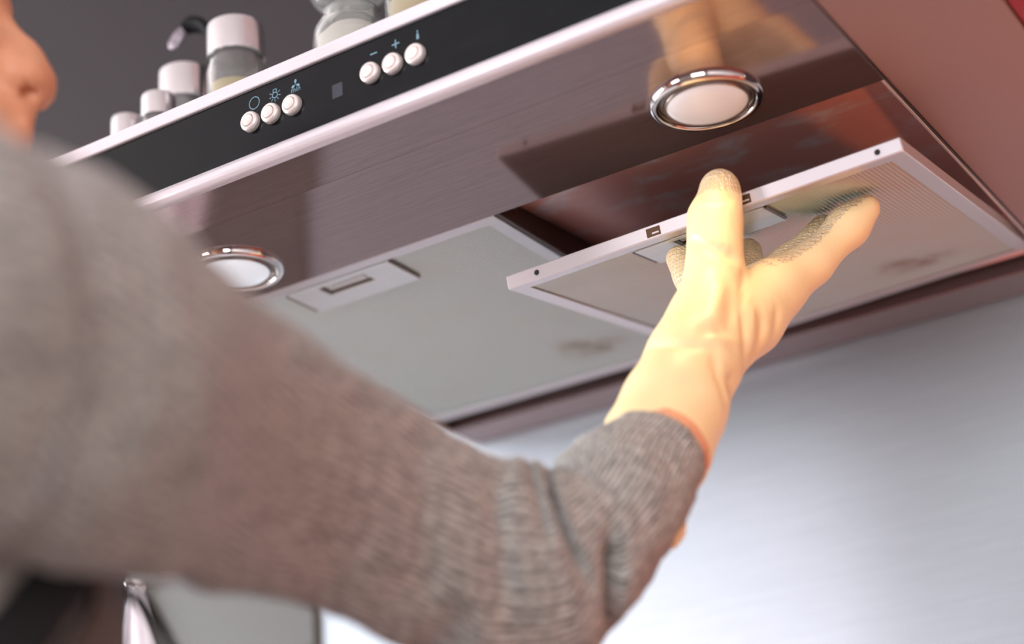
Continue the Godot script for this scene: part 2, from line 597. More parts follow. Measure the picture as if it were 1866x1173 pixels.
func build_hood() -> void:
	var t := thing("range_hood", "built-in stainless steel range hood with black glass control strip above two grease filters", "range hood", p3(0, 0, -0.41))
	# underside steel strip: flat part and the lip bent up a little towards the front
	var st := begin()
	run_x(st, [Vector2(0.0, 0.0), Vector2(0.112, 0.0), Vector2(0.112, 0.0012), Vector2(0.0012, 0.0012), Vector2(0.0012, 0.012), Vector2(0.0, 0.012)], -HALF, HALF, false)
	obj("underside_strip", st, M.strip, t)
	st = begin()
	run_x(st, [Vector2(0.1122, 0.0), Vector2(0.158, 0.0014), Vector2(0.158, 0.0026), Vector2(0.1122, 0.0012)], -HALF, HALF, false)
	obj("front_lip", st, M.strip, t)
	# glass control panel between two bright trims
	st = begin()
	quad(st, p3(-HALF, 0.0105, SF - 0.0012), p3(HALF, 0.0105, SF - 0.0012), p3(HALF, 0.0568, SF - 0.0012), p3(-HALF, 0.0568, SF - 0.0012), Vector3(0, 0, 1), Vector2(-HALF, 0), Vector2(HALF, 0), Vector2(HALF, 0.046), Vector2(-HALF, 0.046))
	hb(st, -HALF, 0.0105, SF - 0.006, HALF, 0.0568, SF - 0.00125)
	obj("control_glass", st, M.glass_black, t)
	st = begin()
	var prof := []
	for k in 9:
		var a := -PI / 2 + PI * 0.62 * k / 8.0
		prof.append(Vector2(SF - 0.0016 + 0.0036 * cos(a), 0.0044 + 0.0038 * sin(a)))
	prof.append(Vector2(SF + 0.0006, 0.0102)); prof.append(Vector2(SF - 0.007, 0.0102)); prof.append(Vector2(SF - 0.007, 0.0006))
	run_x(st, prof, -HALF, HALF)
	obj("lower_trim", st, M.trim, t)
	st = begin()
	run_x(st, [Vector2(SF - 0.014, 0.0572), Vector2(SF + 0.0004, 0.0572), Vector2(SF + 0.001, 0.0578), Vector2(SF + 0.001, 0.0662), Vector2(SF + 0.0002, 0.067), Vector2(SF - 0.014, 0.067)], -HALF, HALF, false)
	obj("upper_trim", st, M.trim, t)
	# shell
	st = begin()
	hb(st, -HALF, 0.0615, -0.409, HALF, 0.0640, SF - 0.014)
	hb(st, -HALF, 0.0, -0.409, -HALF + 0.0012, 0.0615, SF - 0.007)
	hb(st, HALF - 0.0012, 0.0, -0.409, HALF, 0.0615, SF - 0.007)
	hb(st, -HALF + 0.0012, 0.001, -0.409, HALF - 0.0012, 0.0615, -0.4075)
	obj("housing", st, M.housing, t)
	# rear strip and the dark gap behind the filters
	st = begin()
	hb(st, -HALF + 0.0012, 0.0, -0.4075, HALF - 0.0012, 0.0012, -0.360, 0.0004)
	hb(st, -HALF + 0.0012, 0.0012, -0.3612, HALF - 0.0012, 0.016, -0.360)
	obj("rear_strip", st, M.strip, t)
	st = begin()
	hb(st, -HALF + 0.0012, 0.010, -0.360, HALF - 0.0012, 0.012, -0.336)
	obj("rear_channel", st, M.dark, t)
	# cavity behind the open filter bay
	st = begin()
	var cx0 := 0.0035
	var cx1 := HALF - 0.0045
	quad(st, p3(cx0, 0.014, -0.0002), p3(cx1, 0.014, -0.0002), p3(cx1, 0.040, -0.334), p3(cx0, 0.040, -0.334), Vector3.DOWN, Vector2(0, 1), Vector2(0.28, 1), Vector2(0.28, 0), Vector2(0, 0))
	hb(st, cx0, 0.0465, -0.334, cx1, 0.048, 0.0)
	hb(st, cx0, 0.004, -0.3355, cx1, 0.046, -0.334)
	obj("cavity_lining", st, M.cavity, t)
	st = begin()
	hb(st, -0.0005, 0.0006, -0.334, 0.0035, 0.046, -0.0002, 0.0004)
	obj("divider_rail", st, M.rail, t)
	st = begin()
	hb(st, cx1 + 0.0012, -0.0002, -0.334, HALF - 0.0014, 0.013, -0.0002, 0.0004)
	obj("side_rail", st, M.bright_rail, t)
	st = begin()
	hb(st, -HALF + 0.0012, 0.012, -0.334, -0.0006, 0.014, 0.0)
	obj("bay_cover", st, M.dark, t)
	# a screw on the divider rail
	st = begin()
	lathe(st, [Vector2(0, 0.0), Vector2(0.0022, 0.0002), Vector2(0.0026, 0.0012), Vector2(0.0026, 0.0022)], 14, Transform3D(Basis(Vector3.UP, Vector3.LEFT, Vector3.FORWARD), p3(0.0060, 0.012, -0.022)))
	obj("rail_screw", st, M.rail, t)
	# lamps
	for lx in [-0.1888, 0.1866]:
		var cool: bool = lx < 0.0   # the left lamp burns brighter and whiter
		var x := Transform3D(Basis(Vector3.RIGHT, Vector3.DOWN, Vector3.FORWARD), p3(lx, 0.0, 0.0491))
		st = begin()
		lathe(st, [Vector2(0.0352, 0.0), Vector2(0.0351, 0.0014), Vector2(0.0343, 0.0030), Vector2(0.0329, 0.0039), Vector2(0.0313, 0.0040), Vector2(0.0301, 0.0034), Vector2(0.0298, 0.0022), Vector2(0.0296, 0.0006)], 72, x, 1.2)
		var ring := obj("lamp", st, M.chrome, t)
		ring.set_meta("label", "round lamp with a chrome ring, shining brighter" if cool else "round lamp with a chrome ring")
		st = begin()
		lathe(st, [Vector2(0.0251, 0.0028), Vector2(0.0236, 0.0044), Vector2(0.019, 0.0060), Vector2(0.012, 0.0068), Vector2(0.006, 0.0071), Vector2(0, 0.0072)].map(func(q): return q), 56, x, 3.0)
		obj("lamp_glass", st, M.lens_cool if cool else M.lens, ring)
		st = begin()
		lathe(st, [Vector2(0.0297, 0.0007), Vector2(0.0290, 0.0012), Vector2(0.0268, 0.0020), Vector2(0.0266, 0.0032), Vector2(0.0260, 0.0039), Vector2(0.0254, 0.0038), Vector2(0.0250, 0.0026)], 72, x, 0.8)
		obj("inner_ring", st, M.inner_ring, ring)
		var s := SpotLight3D.new()
		s.name = "lamp_beam"
		s.position = p3(lx, -0.012, 0.0491)
		s.rotation = Vector3(-PI / 2, 0, 0)
		s.light_color = Color(0.88, 0.95, 1.0) if cool else Color(1.0, 0.82, 0.62)
		s.light_energy = 0.22 if cool else 0.03
		s.spot_angle = 65
		s.spot_range = 6
		s.spot_attenuation = 2
		s.light_size = 0.025
		s.shadow_enabled = true
		add_child(s, true)
	# buttons
	for bx in [-0.0796, -0.0628, -0.0458, 0.0155, 0.0324, 0.0494]:
		var x := Transform3D(Basis(Vector3.RIGHT, Vector3.BACK, Vector3.DOWN), p3(bx, 0.0335, SF - 0.0012))
		st = begin()
		lathe(st, [Vector2(0.0068, 0), Vector2(0.0068, 0.0022), Vector2(0.0064, 0.0036), Vector2(0.0056, 0.0044), Vector2(0.0045, 0.0045), Vector2(0.0043, 0.0036), Vector2(0.0043, 0.0020)], 40, x, 0.25)
		var b := obj("control_button", st, M.button, t)
		st = begin()
		lathe(st, [Vector2(0.0040, 0.0020), Vector2(0.0040, 0.0046), Vector2(0.0037, 0.0050), Vector2(0.002, 0.0052), Vector2(0, 0.0053)], 36, x, 0.3)
		obj("button_cap", st, M.button, b)
	# printed symbols above them
	var th := 0.00025
	st = begin()
	ring_plate(st, 0.0046, 0.0006, th, front_at(-0.0771, 0.0468), 40, 0.95)
	obj("off_symbol", st, M.icon, t)
	st = begin()
	var fb := front_at(-0.0602, 0.0464)
	ring_plate(st, 0.0023, 0.0006, th, fb, 28)
	for a in [-165.0, -128.0, -90.0, -52.0, -15.0, 28.0, 152.0]:
		var d := Vector2.from_angle(deg_to_rad(a))
		bar2(st, d * 0.0030, d * 0.0047, 0.0005, th, fb)
	for q in [[Vector2(-0.0013, 0.002), Vector2(-0.0013, 0.0042)], [Vector2(0.0013, 0.002), Vector2(0.0013, 0.0042)], [Vector2(-0.0015, 0.0042), Vector2(0.0015, 0.0042)]]:
		bar2(st, q[0], q[1], 0.0005, th, fb)
	obj("light_symbol", st, M.icon, t)
	st = begin()
	var ff := front_at(-0.0434, 0.0480)
	for a in [90.0, 210.0, 330.0]:
		var poly := PackedVector2Array()
		var d := Vector2.from_angle(deg_to_rad(a))
		var n := d.orthogonal()
		for k in 13:
			var u := k / 12.0
			poly.append(d * 0.0038 * u + n * 0.0010 * sin(PI * pow(u, 1.5)))
		for k in range(11, 0, -1):
			var u := k / 12.0
			poly.append(d * 0.0038 * u - n * 0.0010 * sin(PI * pow(u, 1.5)))
		plate(st, poly, th, ff)
	obj("fan_symbol", st, M.icon, t)
	var tm := TextMesh.new()
	tm.text = "min"
	var font := SystemFont.new()
	font.font_names = PackedStringArray(["Droid Sans"])
	tm.font = font
	tm.font_size = 32
	tm.pixel_size = 0.0045 / 32.0
	tm.depth = th
	tm.material = M.icon
	var word := put("fan_word", tm, t)
	word.position += p3(-0.0434, 0.0443, SF - 0.0011)
	word.set_meta("label", "pale letters reading min")
	st = begin()
	bar2(st, Vector2(-0.0026, 0), Vector2(0.0026, 0), 0.0009, th, front_at(0.0179, 0.0468))
	obj("minus_symbol", st, M.icon, t)
	st = begin()
	bar2(st, Vector2(-0.0028, 0), Vector2(0.0028, 0), 0.0009, th, front_at(0.0346, 0.0471))
	bar2(st, Vector2(0, -0.0030), Vector2(0, 0.0030), 0.0008, th * 1.05, front_at(0.0346, 0.0471))
	obj("plus_symbol", st, M.icon, t)
	st = begin()
	var fi := front_at(0.0510, 0.0473)
	plate(st, PackedVector2Array([Vector2(-0.0010, -0.003), Vector2(0.0010, -0.003), Vector2(0.0006, 0.0010), Vector2(-0.0006, 0.0010)]), th, fi)
	bar2(st, Vector2(0, 0.0016), Vector2(0, 0.0031), 0.0007, th, fi)
	obj("boost_symbol", st, M.icon, t)
	st = begin()
	box(st, p3(-0.0150, 0.0265, SF - 0.0013), p3(-0.0068, 0.0365, SF - 0.0009), 0.0002)
	obj("indicator_window", st, M.led, t)

# ------------------------------------------------------------------ grease filters, in their own coordinates: front left bottom corner at 0, x to the right, z out of the wall, y up
const FW := 0.2805
const FL := 0.3285

func build_filter(label: String, x: Transform3D) -> Node3D:
	var t := thing("grease_filter", label, "grease filter", x.origin, "metal grease filters of the hood")
	t.basis = x.basis
	var hgt := 0.0095
	var b := 0.011
	var st := begin()
	# front rail: a raised face with a soft lower edge
	box(st, Vector3(0, 0.0003, -0.0016), Vector3(FW, hgt, 0), 0.0006)
	box(st, Vector3(0, 0, -b), Vector3(FW, 0.0012, -0.0004), 0.0004)
	local(obj("front_rail", st, M.alu_frame, t))
	st = begin()
	box(st, Vector3(0, 0, -FL), Vector3(FW, 0.0012, -FL + b), 0.0004)
	box(st, Vector3(0, 0.0003, -FL), Vector3(FW, hgt, -FL + 0.0014), 0.0005)
	local(obj("back_rail", st, M.alu_frame, t))
	for s in 2:
		st = begin()
		var x0 := 0.0 if s == 0 else FW - b
		box(st, Vector3(x0, 0.0001, -FL + b), Vector3(x0 + b, 0.0012, -b), 0.0004)
		var w0 := 0.0 if s == 0 else FW - 0.0014
		box(st, Vector3(w0, 0.0003, -FL + 0.0014), Vector3(w0 + 0.0014, hgt, -0.0016), 0.0005)
		local(obj("side_rail", st, M.alu_frame, t))
	var mesh := local(put("filter_mesh", waffle_mesh(), t))
	mesh.set_meta("kind", "stuff")
	st = begin()
	box(st, Vector3(0.0014, hgt - 0.001, -FL + 0.0014), Vector3(FW - 0.0014, hgt - 0.0002, -0.0016), 0.0)
	local(obj("upper_mesh", st, M.inner_mesh, t))
	# latch plate with its sunk grip
	var cx := FW / 2 - 0.004
	st = begin()
	var z0 := -0.0125
	var z1 := -0.0535
	var sx := 0.0205
	var s0 := -0.0175
	var s1 := -0.0335
	box(st, Vector3(cx - 0.046, -0.0006, s0), Vector3(cx + 0.046, 0.0016, z0), 0.0003)
	box(st, Vector3(cx - 0.046, -0.0006, z1), Vector3(cx + 0.046, 0.0016, s1), 0.0003)
	box(st, Vector3(cx - 0.046, -0.0006, s1), Vector3(cx - sx, 0.0016, s0), 0.0003)
	box(st, Vector3(cx + sx, -0.0006, s1), Vector3(cx + 0.046, 0.0016, s0), 0.0003)
	var lp := local(obj("latch_plate", st, M.latch, t))
	st = begin()
	box(st, Vector3(cx - sx, 0.0036, s1), Vector3(cx + sx, 0.0056, s0))
	box(st, Vector3(cx - sx, 0.0005, s1), Vector3(cx + sx, 0.0056, s1 + 0.0022), 0.0004)
	box(st, Vector3(cx - sx, 0.0005, s0 - 0.0012), Vector3(cx + sx, 0.0056, s0), 0.0004)
	box(st, Vector3(cx - sx, 0.0005, s1), Vector3(cx - sx + 0.002, 0.0056, s0), 0.0004)
	box(st, Vector3(cx + sx - 0.002, 0.0005, s1), Vector3(cx + sx, 0.0056, s0), 0.0004)
	local(obj("latch_recess", st, M.slot, lp))
	st = begin()
	box(st, Vector3(cx - sx + 0.006, 0.0004, s1 + 0.0062), Vector3(cx + sx - 0.003, 0.0030, s1 + 0.0092), 0.0006)
	local(obj("latch_lever", st, M.alu_frame, lp))
	for s in [-1.0, 1.0]:
		st = begin()
		box(st, Vector3(cx + s * 0.0472 - 0.0012, -0.0002, -0.0505), Vector3(cx + s * 0.0472 + 0.0012, 0.0004, -0.0145))
		local(obj("latch_slit", st, M.slot, lp))
	# round holes and square sockets in the front rail
	for hx in [0.0235, FW - 0.0155]:
		st = begin()
		var hxf := Transform3D(Basis(Vector3.RIGHT, Vector3.BACK, Vector3.DOWN), Vector3(hx, 0.0048, 0.0))
		lathe(st, [Vector2(0.0026, 0.0), Vector2(0.0026, 0.0004), Vector2(0.0020, 0.0004), Vector2(0.0019, 0.0001)], 20, hxf)
		var rim := local(obj("hole_rim", st, M.alu_frame, t))
		st = begin()
		lathe(st, [Vector2(0.0019, 0.00015), Vector2(0, 0.0002)], 20, hxf)
		local(obj("hole", st, M.hole, rim))
	for q in [cx - 0.025, cx + 0.039]:
		st = begin()
		box(st, Vector3(q - 0.005, 0.0016, -0.001), Vector3(q + 0.005, 0.0076, 0.0003), 0.0002)
		var so := local(obj("spring_socket", st, M.slot, t))
		st = begin()
		box(st, Vector3(q - 0.001, 0.0030, 0.0002), Vector3(q + 0.0040, 0.0042, 0.0007), 0.0003)
		local(obj("spring_tongue", st, M.alu_frame, so))
	return t

var waffle_cache: ArrayMesh

func waffle_mesh() -> ArrayMesh:   # perforated metal: rows of little dented cells, each with a hole
	if waffle_cache: return waffle_cache
	var nx := 96
	var nz := 112
	var x0 := 0.0095
	var x1 := FW - 0.0095
	var z0 := -FL + 0.0095
	var z1 := -0.0095
	var v := PackedVector3Array()
	var n := PackedVector3Array()
	var uv := PackedVector2Array()
	var ix := PackedInt32Array()
	for j in nz:
		for i in nx:
			var ax := lerpf(x0, x1, float(i) / nx)
			var bx := lerpf(x0, x1, float(i + 1) / nx)
			var az := lerpf(z0, z1, float(j) / nz)
			var bz := lerpf(z0, z1, float(j + 1) / nz)
			var c := Vector3((ax + bx) / 2, 0.0021, (az + bz) / 2)
			var q := [Vector3(ax, 0.0014, az), Vector3(bx, 0.0014, az), Vector3(bx, 0.0014, bz), Vector3(ax, 0.0014, bz)]
			for k in 4:
				var a: Vector3 = q[k]
				var b: Vector3 = q[(k + 1) % 4]
				var ia := a.lerp(c, 0.34)   # edge of the hole
				var ib := b.lerp(c, 0.34)
				ia.y = 0.0021
				ib.y = 0.0021
				var nn := (b - a).cross(c - a)
				if nn.y > 0: nn = -nn
				nn = nn.normalized()
				var base := v.size()
				for w in [a, b, ib, ia]:
					v.append(w)
					n.append(nn)
					uv.append(Vector2(w.x / FW, 1.0 + w.z / FL))
				if (b - a).cross(ib - a).dot(nn) > 0: ix.append_array([base, base + 2, base + 1, base, base + 3, base + 2])
				else: ix.append_array([base, base + 1, base + 2, base, base + 2, base + 3])
	var arr := []
	arr.resize(Mesh.ARRAY_MAX)
	arr[Mesh.ARRAY_VERTEX] = v
	arr[Mesh.ARRAY_NORMAL] = n
	arr[Mesh.ARRAY_TEX_UV] = uv
	arr[Mesh.ARRAY_INDEX] = ix
	waffle_cache = ArrayMesh.new()
	waffle_cache.add_surface_from_arrays(Mesh.PRIMITIVE_TRIANGLES, arr)
	waffle_cache.surface_set_material(0, M.mesh)
	return waffle_cache

# ------------------------------------------------------------------ the person
const BACK := Vector3(0.4708, -0.3764, 0.7979)

var sleeve := [   # centre, direction to the upper outline, half width
	[0.0300, -0.2420, 0.6150, 0.262, 0.923, 0.281, 0.0640],
	[0.0850, -0.2680, 0.6450, 0.262, 0.923, 0.281, 0.0710],
	[0.1060, -0.2760, 0.6050, 0.262, 0.923, 0.281, 0.0735],
	[0.1061, -0.2795, 0.5550, 0.262, 0.923, 0.281, 0.0744],
	[0.1095, -0.2798, 0.5253, 0.359, 0.908, 0.217, 0.0729],
	[0.1096, -0.2821, 0.4828, 0.429, 0.888, 0.165, 0.0717],
	[0.1020, -0.2818, 0.4248, 0.479, 0.869, 0.127, 0.0630],
	[0.0916, -0.2823, 0.3617, 0.541, 0.838, 0.076, 0.0575],
	[0.0868, -0.2826, 0.2955, 0.518, 0.850, 0.095, 0.0541],
	[0.0908, -0.2923, 0.2384, 0.428, 0.888, 0.166, 0.0537],
	[0.1019, -0.3027, 0.1956, 0.320, 0.916, 0.243, 0.0592],
	[0.1191, -0.3009, 0.1650, 0.130, 0.924, 0.359, 0.0552],
	[0.1296, -0.2820, 0.1452, -0.126, 0.867, 0.483, 0.0426],
	[0.1350, -0.2620, 0.1264, -0.366, 0.740, 0.565, 0.0384],
	[0.1384, -0.2443, 0.1076, -0.482, 0.648, 0.590, 0.0351],
	[0.1425, -0.2274, 0.0881, -0.502, 0.630, 0.593, 0.0288],
]

# creases of the sleeve: station, angle from the upper outline, reach in angle, slant, depth, width in stations
var creases := [
	[8.35, 0.9, 0.75, 0.25, 0.0170, 0.15],
	[8.9, 2.25, 0.6, -0.5, 0.0190, 0.15],
	[7.75, 0.55, 0.5, 0.3, 0.0075, 0.16],
	[7.0, 1.2, 0.6, 0.25, 0.0055, 0.22],
	[5.9, 1.25, 0.7, 0.3, 0.0045, 0.28],
	[6.4, 2.4, 0.5, -0.4, 0.0060, 0.22],
	[9.4, 0.5, 0.7, 0.1, 0.0035, 0.25],
	[6.9, 0.1, 0.8, 0.2, 0.0015, 0.28],
	[9.6, 1.6, 0.6, 0.3, 0.0018, 0.3],
	[4.4, 1.5, 0.8, 0.3, 0.0018, 0.45],
	[3.2, 1.7, 0.7, -0.3, 0.0022, 0.5],
	[2.2, 2.3, 0.6, 0.4, 0.0030, 0.5],
	[8.05, 0.2, 0.5, 0.1, -0.0030, 0.2],
	[7.35, 0.1, 0.6, 0.2, -0.0030, 0.25],
]

func sleeve_ring(t: float) -> Array:   # t runs from -3 (shoulder) over 8 (elbow) to 12 (cuff)
	t += 3.0
	var i := clampi(int(t), 0, sleeve.size() - 2)
	var f := t - i
	var g := []
	for k in 7:
		g.append(cubic_interpolate(sleeve[i][k], sleeve[i + 1][k], sleeve[maxi(i - 1, 0)][k], sleeve[mini(i + 2, sleeve.size() - 1)][k], f))
	return [Vector3(g[0], g[1] + LIFT, g[2]), Vector3(g[3], g[4], g[5]).normalized(), g[6]]

func sleeve_point(t: float, a: float, grow: float, noise: FastNoiseLite) -> Vector3:
	var r := sleeve_ring(t)
	var ahead: Vector3 = sleeve_ring(minf(t + 0.25, 11.999))[0]
	var behind: Vector3 = sleeve_ring(maxf(t - 0.25, -3.0))[0]
	var along := (ahead - behind).normalized()
	var e1: Vector3 = r[1]
	var e2 := along.cross(e1)
	if e2.dot(BACK) < 0: e2 = -e2
	var facing := (BACK - e1 * e1.dot(BACK)).normalized()
	e2 = e2.normalized().lerp(facing, smoothstep(0.0, 6.0, t) * (1.0 - smoothstep(8.6, 11.0, t))).normalized()
	var ra: float = r[2]
	var rb := minf(ra, lerpf(0.052, 0.038, smoothstep(8.0, 10.0, t)))
	rb = lerpf(rb, ra, 1.0 - smoothstep(2.0, 6.0, t))
	rb = lerpf(rb, 0.0335, smoothstep(10.0, 12.0, t))
	var d := grow
	for c in creases:
		var da := absf(wrapf(a - c[1], -PI, PI))
		if da > c[2] * 1.6: continue
		var w: float = t - (c[0] + c[3] * wrapf(a - c[1], -PI, PI))
		d -= c[4] * exp(-(w / c[5]) * (w / c[5])) * (1.0 - smoothstep(c[2] * 0.5, c[2] * 1.6, da))
	d += noise.get_noise_3d(t * 2.2, cos(a) * 2.0, sin(a) * 2.0) * 0.0048
	return r[0] + e1 * cos(a) * (ra + d) + e2 * sin(a) * (rb + d)

func build_sleeve(st: SurfaceTool) -> void:
	var noise := FastNoiseLite.new()
	noise.seed = 7
	noise.frequency = 0.35
	var rows := 165
	var segs := 80
	var grid := []
	for j in rows + 1:
		var t := -3.0 + 15.0 * j / rows
		var ring := []
		for k in segs + 1:
			var a := -PI / 2 + TAU * k / segs
			ring.append(sleeve_point(t, a, 0.0, noise))
		grid.append(ring)
	# rolled hem at the cuff
	for e in [[-0.0015, 0.0012], [-0.0045, 0.0006], [-0.0060, -0.004], [-0.0060, -0.02]]:
		var ring := []
		var axis: Vector3 = (sleeve_ring(12.0)[0] - sleeve_ring(11.5)[0]).normalized()
		for k in segs + 1:
			var a := -PI / 2 + TAU * k / segs
			ring.append(sleeve_point(12.0, a, e[0], noise) + axis * e[1])
		grid.append(ring)
	st.set_smooth_group(1)
	for j in grid.size() - 1:
		var c0 := Vector3.ZERO
		for k in segs: c0 += grid[j][k] / segs
		for k in segs:
			var u0 := 5.0 * k / segs
			var u1 := 5.0 * (k + 1) / segs
			var v0 := j * 0.0031 / 0.03
			var v1 := (j + 1) * 0.0031 / 0.03
			var out: Vector3 = grid[j][k] + grid[j][k + 1] - 2.0 * c0
			if j > rows: out = -out if j > rows + 1 else (sleeve_ring(12.0)[0] - sleeve_ring(11.5)[0])
			quad(st, grid[j][k], grid[j][k + 1], grid[j + 1][k + 1], grid[j + 1][k], out, Vector2(u0, v0), Vector2(u1, v0), Vector2(u1, v1), Vector2(u0, v1))

func build_glove(person: Node3D) -> void:
	var bones := [
		["forearm", [0.1356, -0.2430, 0.0974, 0.0266, 0.1407, -0.2204, 0.0799, 0.0299, 0.1475, -0.1931, 0.0637, 0.0289, 0.1534, -0.1620, 0.0436, 0.0264]],
		["thenar", [0.1534, -0.1620, 0.0436, 0.0264, 0.1573, -0.1299, 0.0226, 0.0225, 0.1612, -0.0929, 0.0115, 0.0158]],
		["thumb", [0.1612, -0.0929, 0.0115, 0.0160, 0.1633, -0.0745, 0.0101, 0.0144, 0.1649, -0.0588, 0.0091, 0.0150, 0.1686, -0.0451, 0.0058, 0.0108, 0.1697, -0.0375, 0.0063, 0.0113]],
		["palm", [0.1540, -0.1553, 0.0339, 0.0244, 0.1690, -0.1217, -0.0092, 0.0220, 0.1833, -0.1011, -0.0267, 0.0175]],
		["ulnar", [0.1497, -0.1486, 0.0270, 0.0230, 0.1488, -0.1015, -0.0254, 0.0170]],
		["index", [0.1833, -0.1011, -0.0267, 0.0176, 0.2024, -0.0828, -0.0457, 0.0122, 0.2244, -0.0568, -0.0639, 0.0120, 0.2365, -0.0468, -0.0676, 0.0090]],
		["middle", [0.1710, -0.0921, -0.0341, 0.0139, 0.1842, -0.0728, -0.0578, 0.0106, 0.2028, -0.0462, -0.0776, 0.0090]],
		["ring", [0.1563, -0.0905, -0.0372, 0.0126, 0.1548, -0.0680, -0.0570, 0.0100, 0.1525, -0.0507, -0.0688, 0.0091]],
		["little", [0.1402, -0.0940, -0.0293, 0.0133, 0.1270, -0.0742, -0.0310, 0.0103, 0.1180, -0.0572, -0.0339, 0.0090]],
		["rim", [0.1504, -0.2445, 0.0816, 0.0085, 0.1499, -0.2708, 0.0883, 0.0048, 0.1492, -0.2783, 0.0915, 0.0036]],
	]
	var folds := [   # wrinkles: width, depth, points along them
		[0.0032, 0.0016, 0.1383, -0.1559, 0.0703, 0.1629, -0.1636, 0.0759, 0.1748, -0.1628, 0.0652, 0.1793, -0.1607, 0.0575, 0.1831, -0.1615, 0.0436],
		[0.0035, -0.0014, 0.1743, -0.1602, 0.0650, 0.1830, -0.1585, 0.0441],
		[0.0045, 0.0016, 0.1723, -0.1565, 0.0656, 0.1741, -0.1500, 0.0605, 0.1805, -0.1514, 0.0501],
		[0.0035, 0.0018, 0.1538, -0.0758, 0.0254, 0.1656, -0.0843, 0.0287, 0.1750, -0.0907, 0.0240, 0.1789, -0.0934, 0.0176],
		[0.0045, -0.0010, 0.1574, -0.0740, 0.0268, 0.1754, -0.0854, 0.0232],
		[0.0028, 0.0017, 0.1799, -0.1022, 0.0113, 0.1829, -0.1285, 0.0278, 0.1826, -0.1588, 0.0322, 0.1806, -0.1683, 0.0324],
		[0.0028, 0.0016, 0.1866, -0.1369, 0.0126, 0.1821, -0.1511, 0.0120, 0.1777, -0.1609, 0.0163],
		[0.0028, 0.0012, 0.1929, -0.1231, -0.0032, 0.1881, -0.1382, -0.0034],
		[0.0032, 0.0015, 0.1764, -0.1665, 0.0638, 0.1786, -0.1843, 0.0654, 0.1783, -0.1985, 0.0596],
		[0.0060, -0.0016, 0.1743, -0.1166, 0.0364, 0.1738, -0.1517, 0.0618],
		[0.0050, 0.0012, 0.1785, -0.1144, 0.0280, 0.1810, -0.1492, 0.0468],
		[0.0035, 0.0009, 0.1639, -0.0478, 0.0232, 0.1729, -0.0533, 0.0239, 0.1821, -0.0508, 0.0112],
		[0.0045, 0.0022, 0.1789, -0.1842, 0.0524, 0.1792, -0.1785, 0.0435],
		[0.0060, 0.0008, 0.1620, -0.1907, 0.0931, 0.1761, -0.1917, 0.0770],
		[0.0040, -0.0010, 0.1850, -0.1277, 0.0188, 0.1818, -0.1564, 0.0237],
		[0.0040, -0.0010, 0.1890, -0.1304, 0.0065, 0.1832, -0.1463, 0.0019],
	]
	var f := Field.new(p3(0.09, -0.32, -0.105), p3(0.262, -0.015, 0.14), 0.0024, 0.0036)
	for id in bones.size():
		var q: Array = bones[id][1]
		for i in range(0, q.size() - 4, 4):
			f.capsule(p3(q[i], q[i + 1], q[i + 2]), q[i + 3], p3(q[i + 4], q[i + 5], q[i + 6]), q[i + 7], id)
	for q in folds:
		for i in range(2, q.size() - 3, 3):
			f.groove(p3(q[i], q[i + 1], q[i + 2]), p3(q[i + 3], q[i + 4], q[i + 5]), q[0], q[1] * 2.2)
	f.build()
	var pads := {   # the side of each finger that carries the waffle grip
		2: [Vector3(-0.35, 0.72, 0.35), 0.05], 5: [Vector3(-0.50, 0.72, -0.45), 0.22], 6: [Vector3(-0.2, 0.6, -0.2), -0.3],
		7: [Vector3(-0.2, 0.6, -0.2), -0.3], 8: [Vector3(-0.3, 0.4, 0.7), -0.15]}
	var right := Vector3(0.8425, -0.0764, -0.5332)
	var up := Vector3(0.2616, 0.9233, 0.2812)
	var on := PackedByteArray()
	on.resize(f.verts.size())
	for i in f.verts.size():
		var id := f.vids[i]
		if not pads.has(id): continue
		if id == 2 and f.verts[i].y < LIFT - 0.047: continue
		var d: Vector3 = pads[id][0]
		var w := (right * d.x + up * d.y + BACK * d.z).normalized()
		if f.normals[i].dot(w) > pads[id][1]: on[i] = 1
	var m := ArrayMesh.new()
	m.add_surface_from_arrays(Mesh.PRIMITIVE_TRIANGLES, f.surface(func(a, b, c): return on[a] + on[b] + on[c] < 2))
	m.surface_set_material(0, M.glove)
	m.add_surface_from_arrays(Mesh.PRIMITIVE_TRIANGLES, f.surface(func(a, b, c): return on[a] + on[b] + on[c] >= 2))
	m.surface_set_material(1, M.grip)
	var g := put("rubber_glove", m, person)
	g.set_meta("label", "pale yellow rubber glove with waffle grip fingers, holding the filter")

func trunk(tc: Vector3, tf: Vector3, tr: Vector3, g: float) -> Field:   # chest, shoulders and far arm, grown by g
	var b := Field.new(tc + Vector3(-0.36, -0.42, -0.36), tc + Vector3(0.30, 0.30, 0.36), 0.008, 0.014)
	for s in [-1.0, -0.33, 0.33, 1.0]:
		b.capsule(tc + tr * 0.075 * s + Vector3(0, 0.10, 0), 0.098 + g, tc + tr * 0.07 * s - Vector3(0, 0.30, 0), 0.092 + g)
	b.capsule(tc + tr * 0.13 + Vector3(0, 0.165, 0), 0.062 + g, tc - tr * 0.13 + Vector3(0, 0.165, 0), 0.062 + g)
	b.capsule(tc + Vector3(0, 0.16, 0), 0.08 + g, tc + Vector3(0, 0.225, 0) - tf * 0.02, 0.066 + g)
	b.capsule(tc + tr * 0.13 + Vector3(0, 0.165, 0), 0.060 + g, p3(0.080, -0.2700, 0.600), 0.044 + g)
	b.capsule(tc - tr * 0.17 + Vector3(0, 0.15, 0), 0.055 + g, tc - tr * 0.235 - Vector3(0, 0.14, 0) + tf * 0.02, 0.046 + g)
	b.capsule(tc - tr * 0.235 - Vector3(0, 0.14, 0) + tf * 0.02, 0.046 + g, tc - tr * 0.225 - Vector3(0, 0.36, 0) + tf * 0.02, 0.036 + g)
	b.build()
	return b

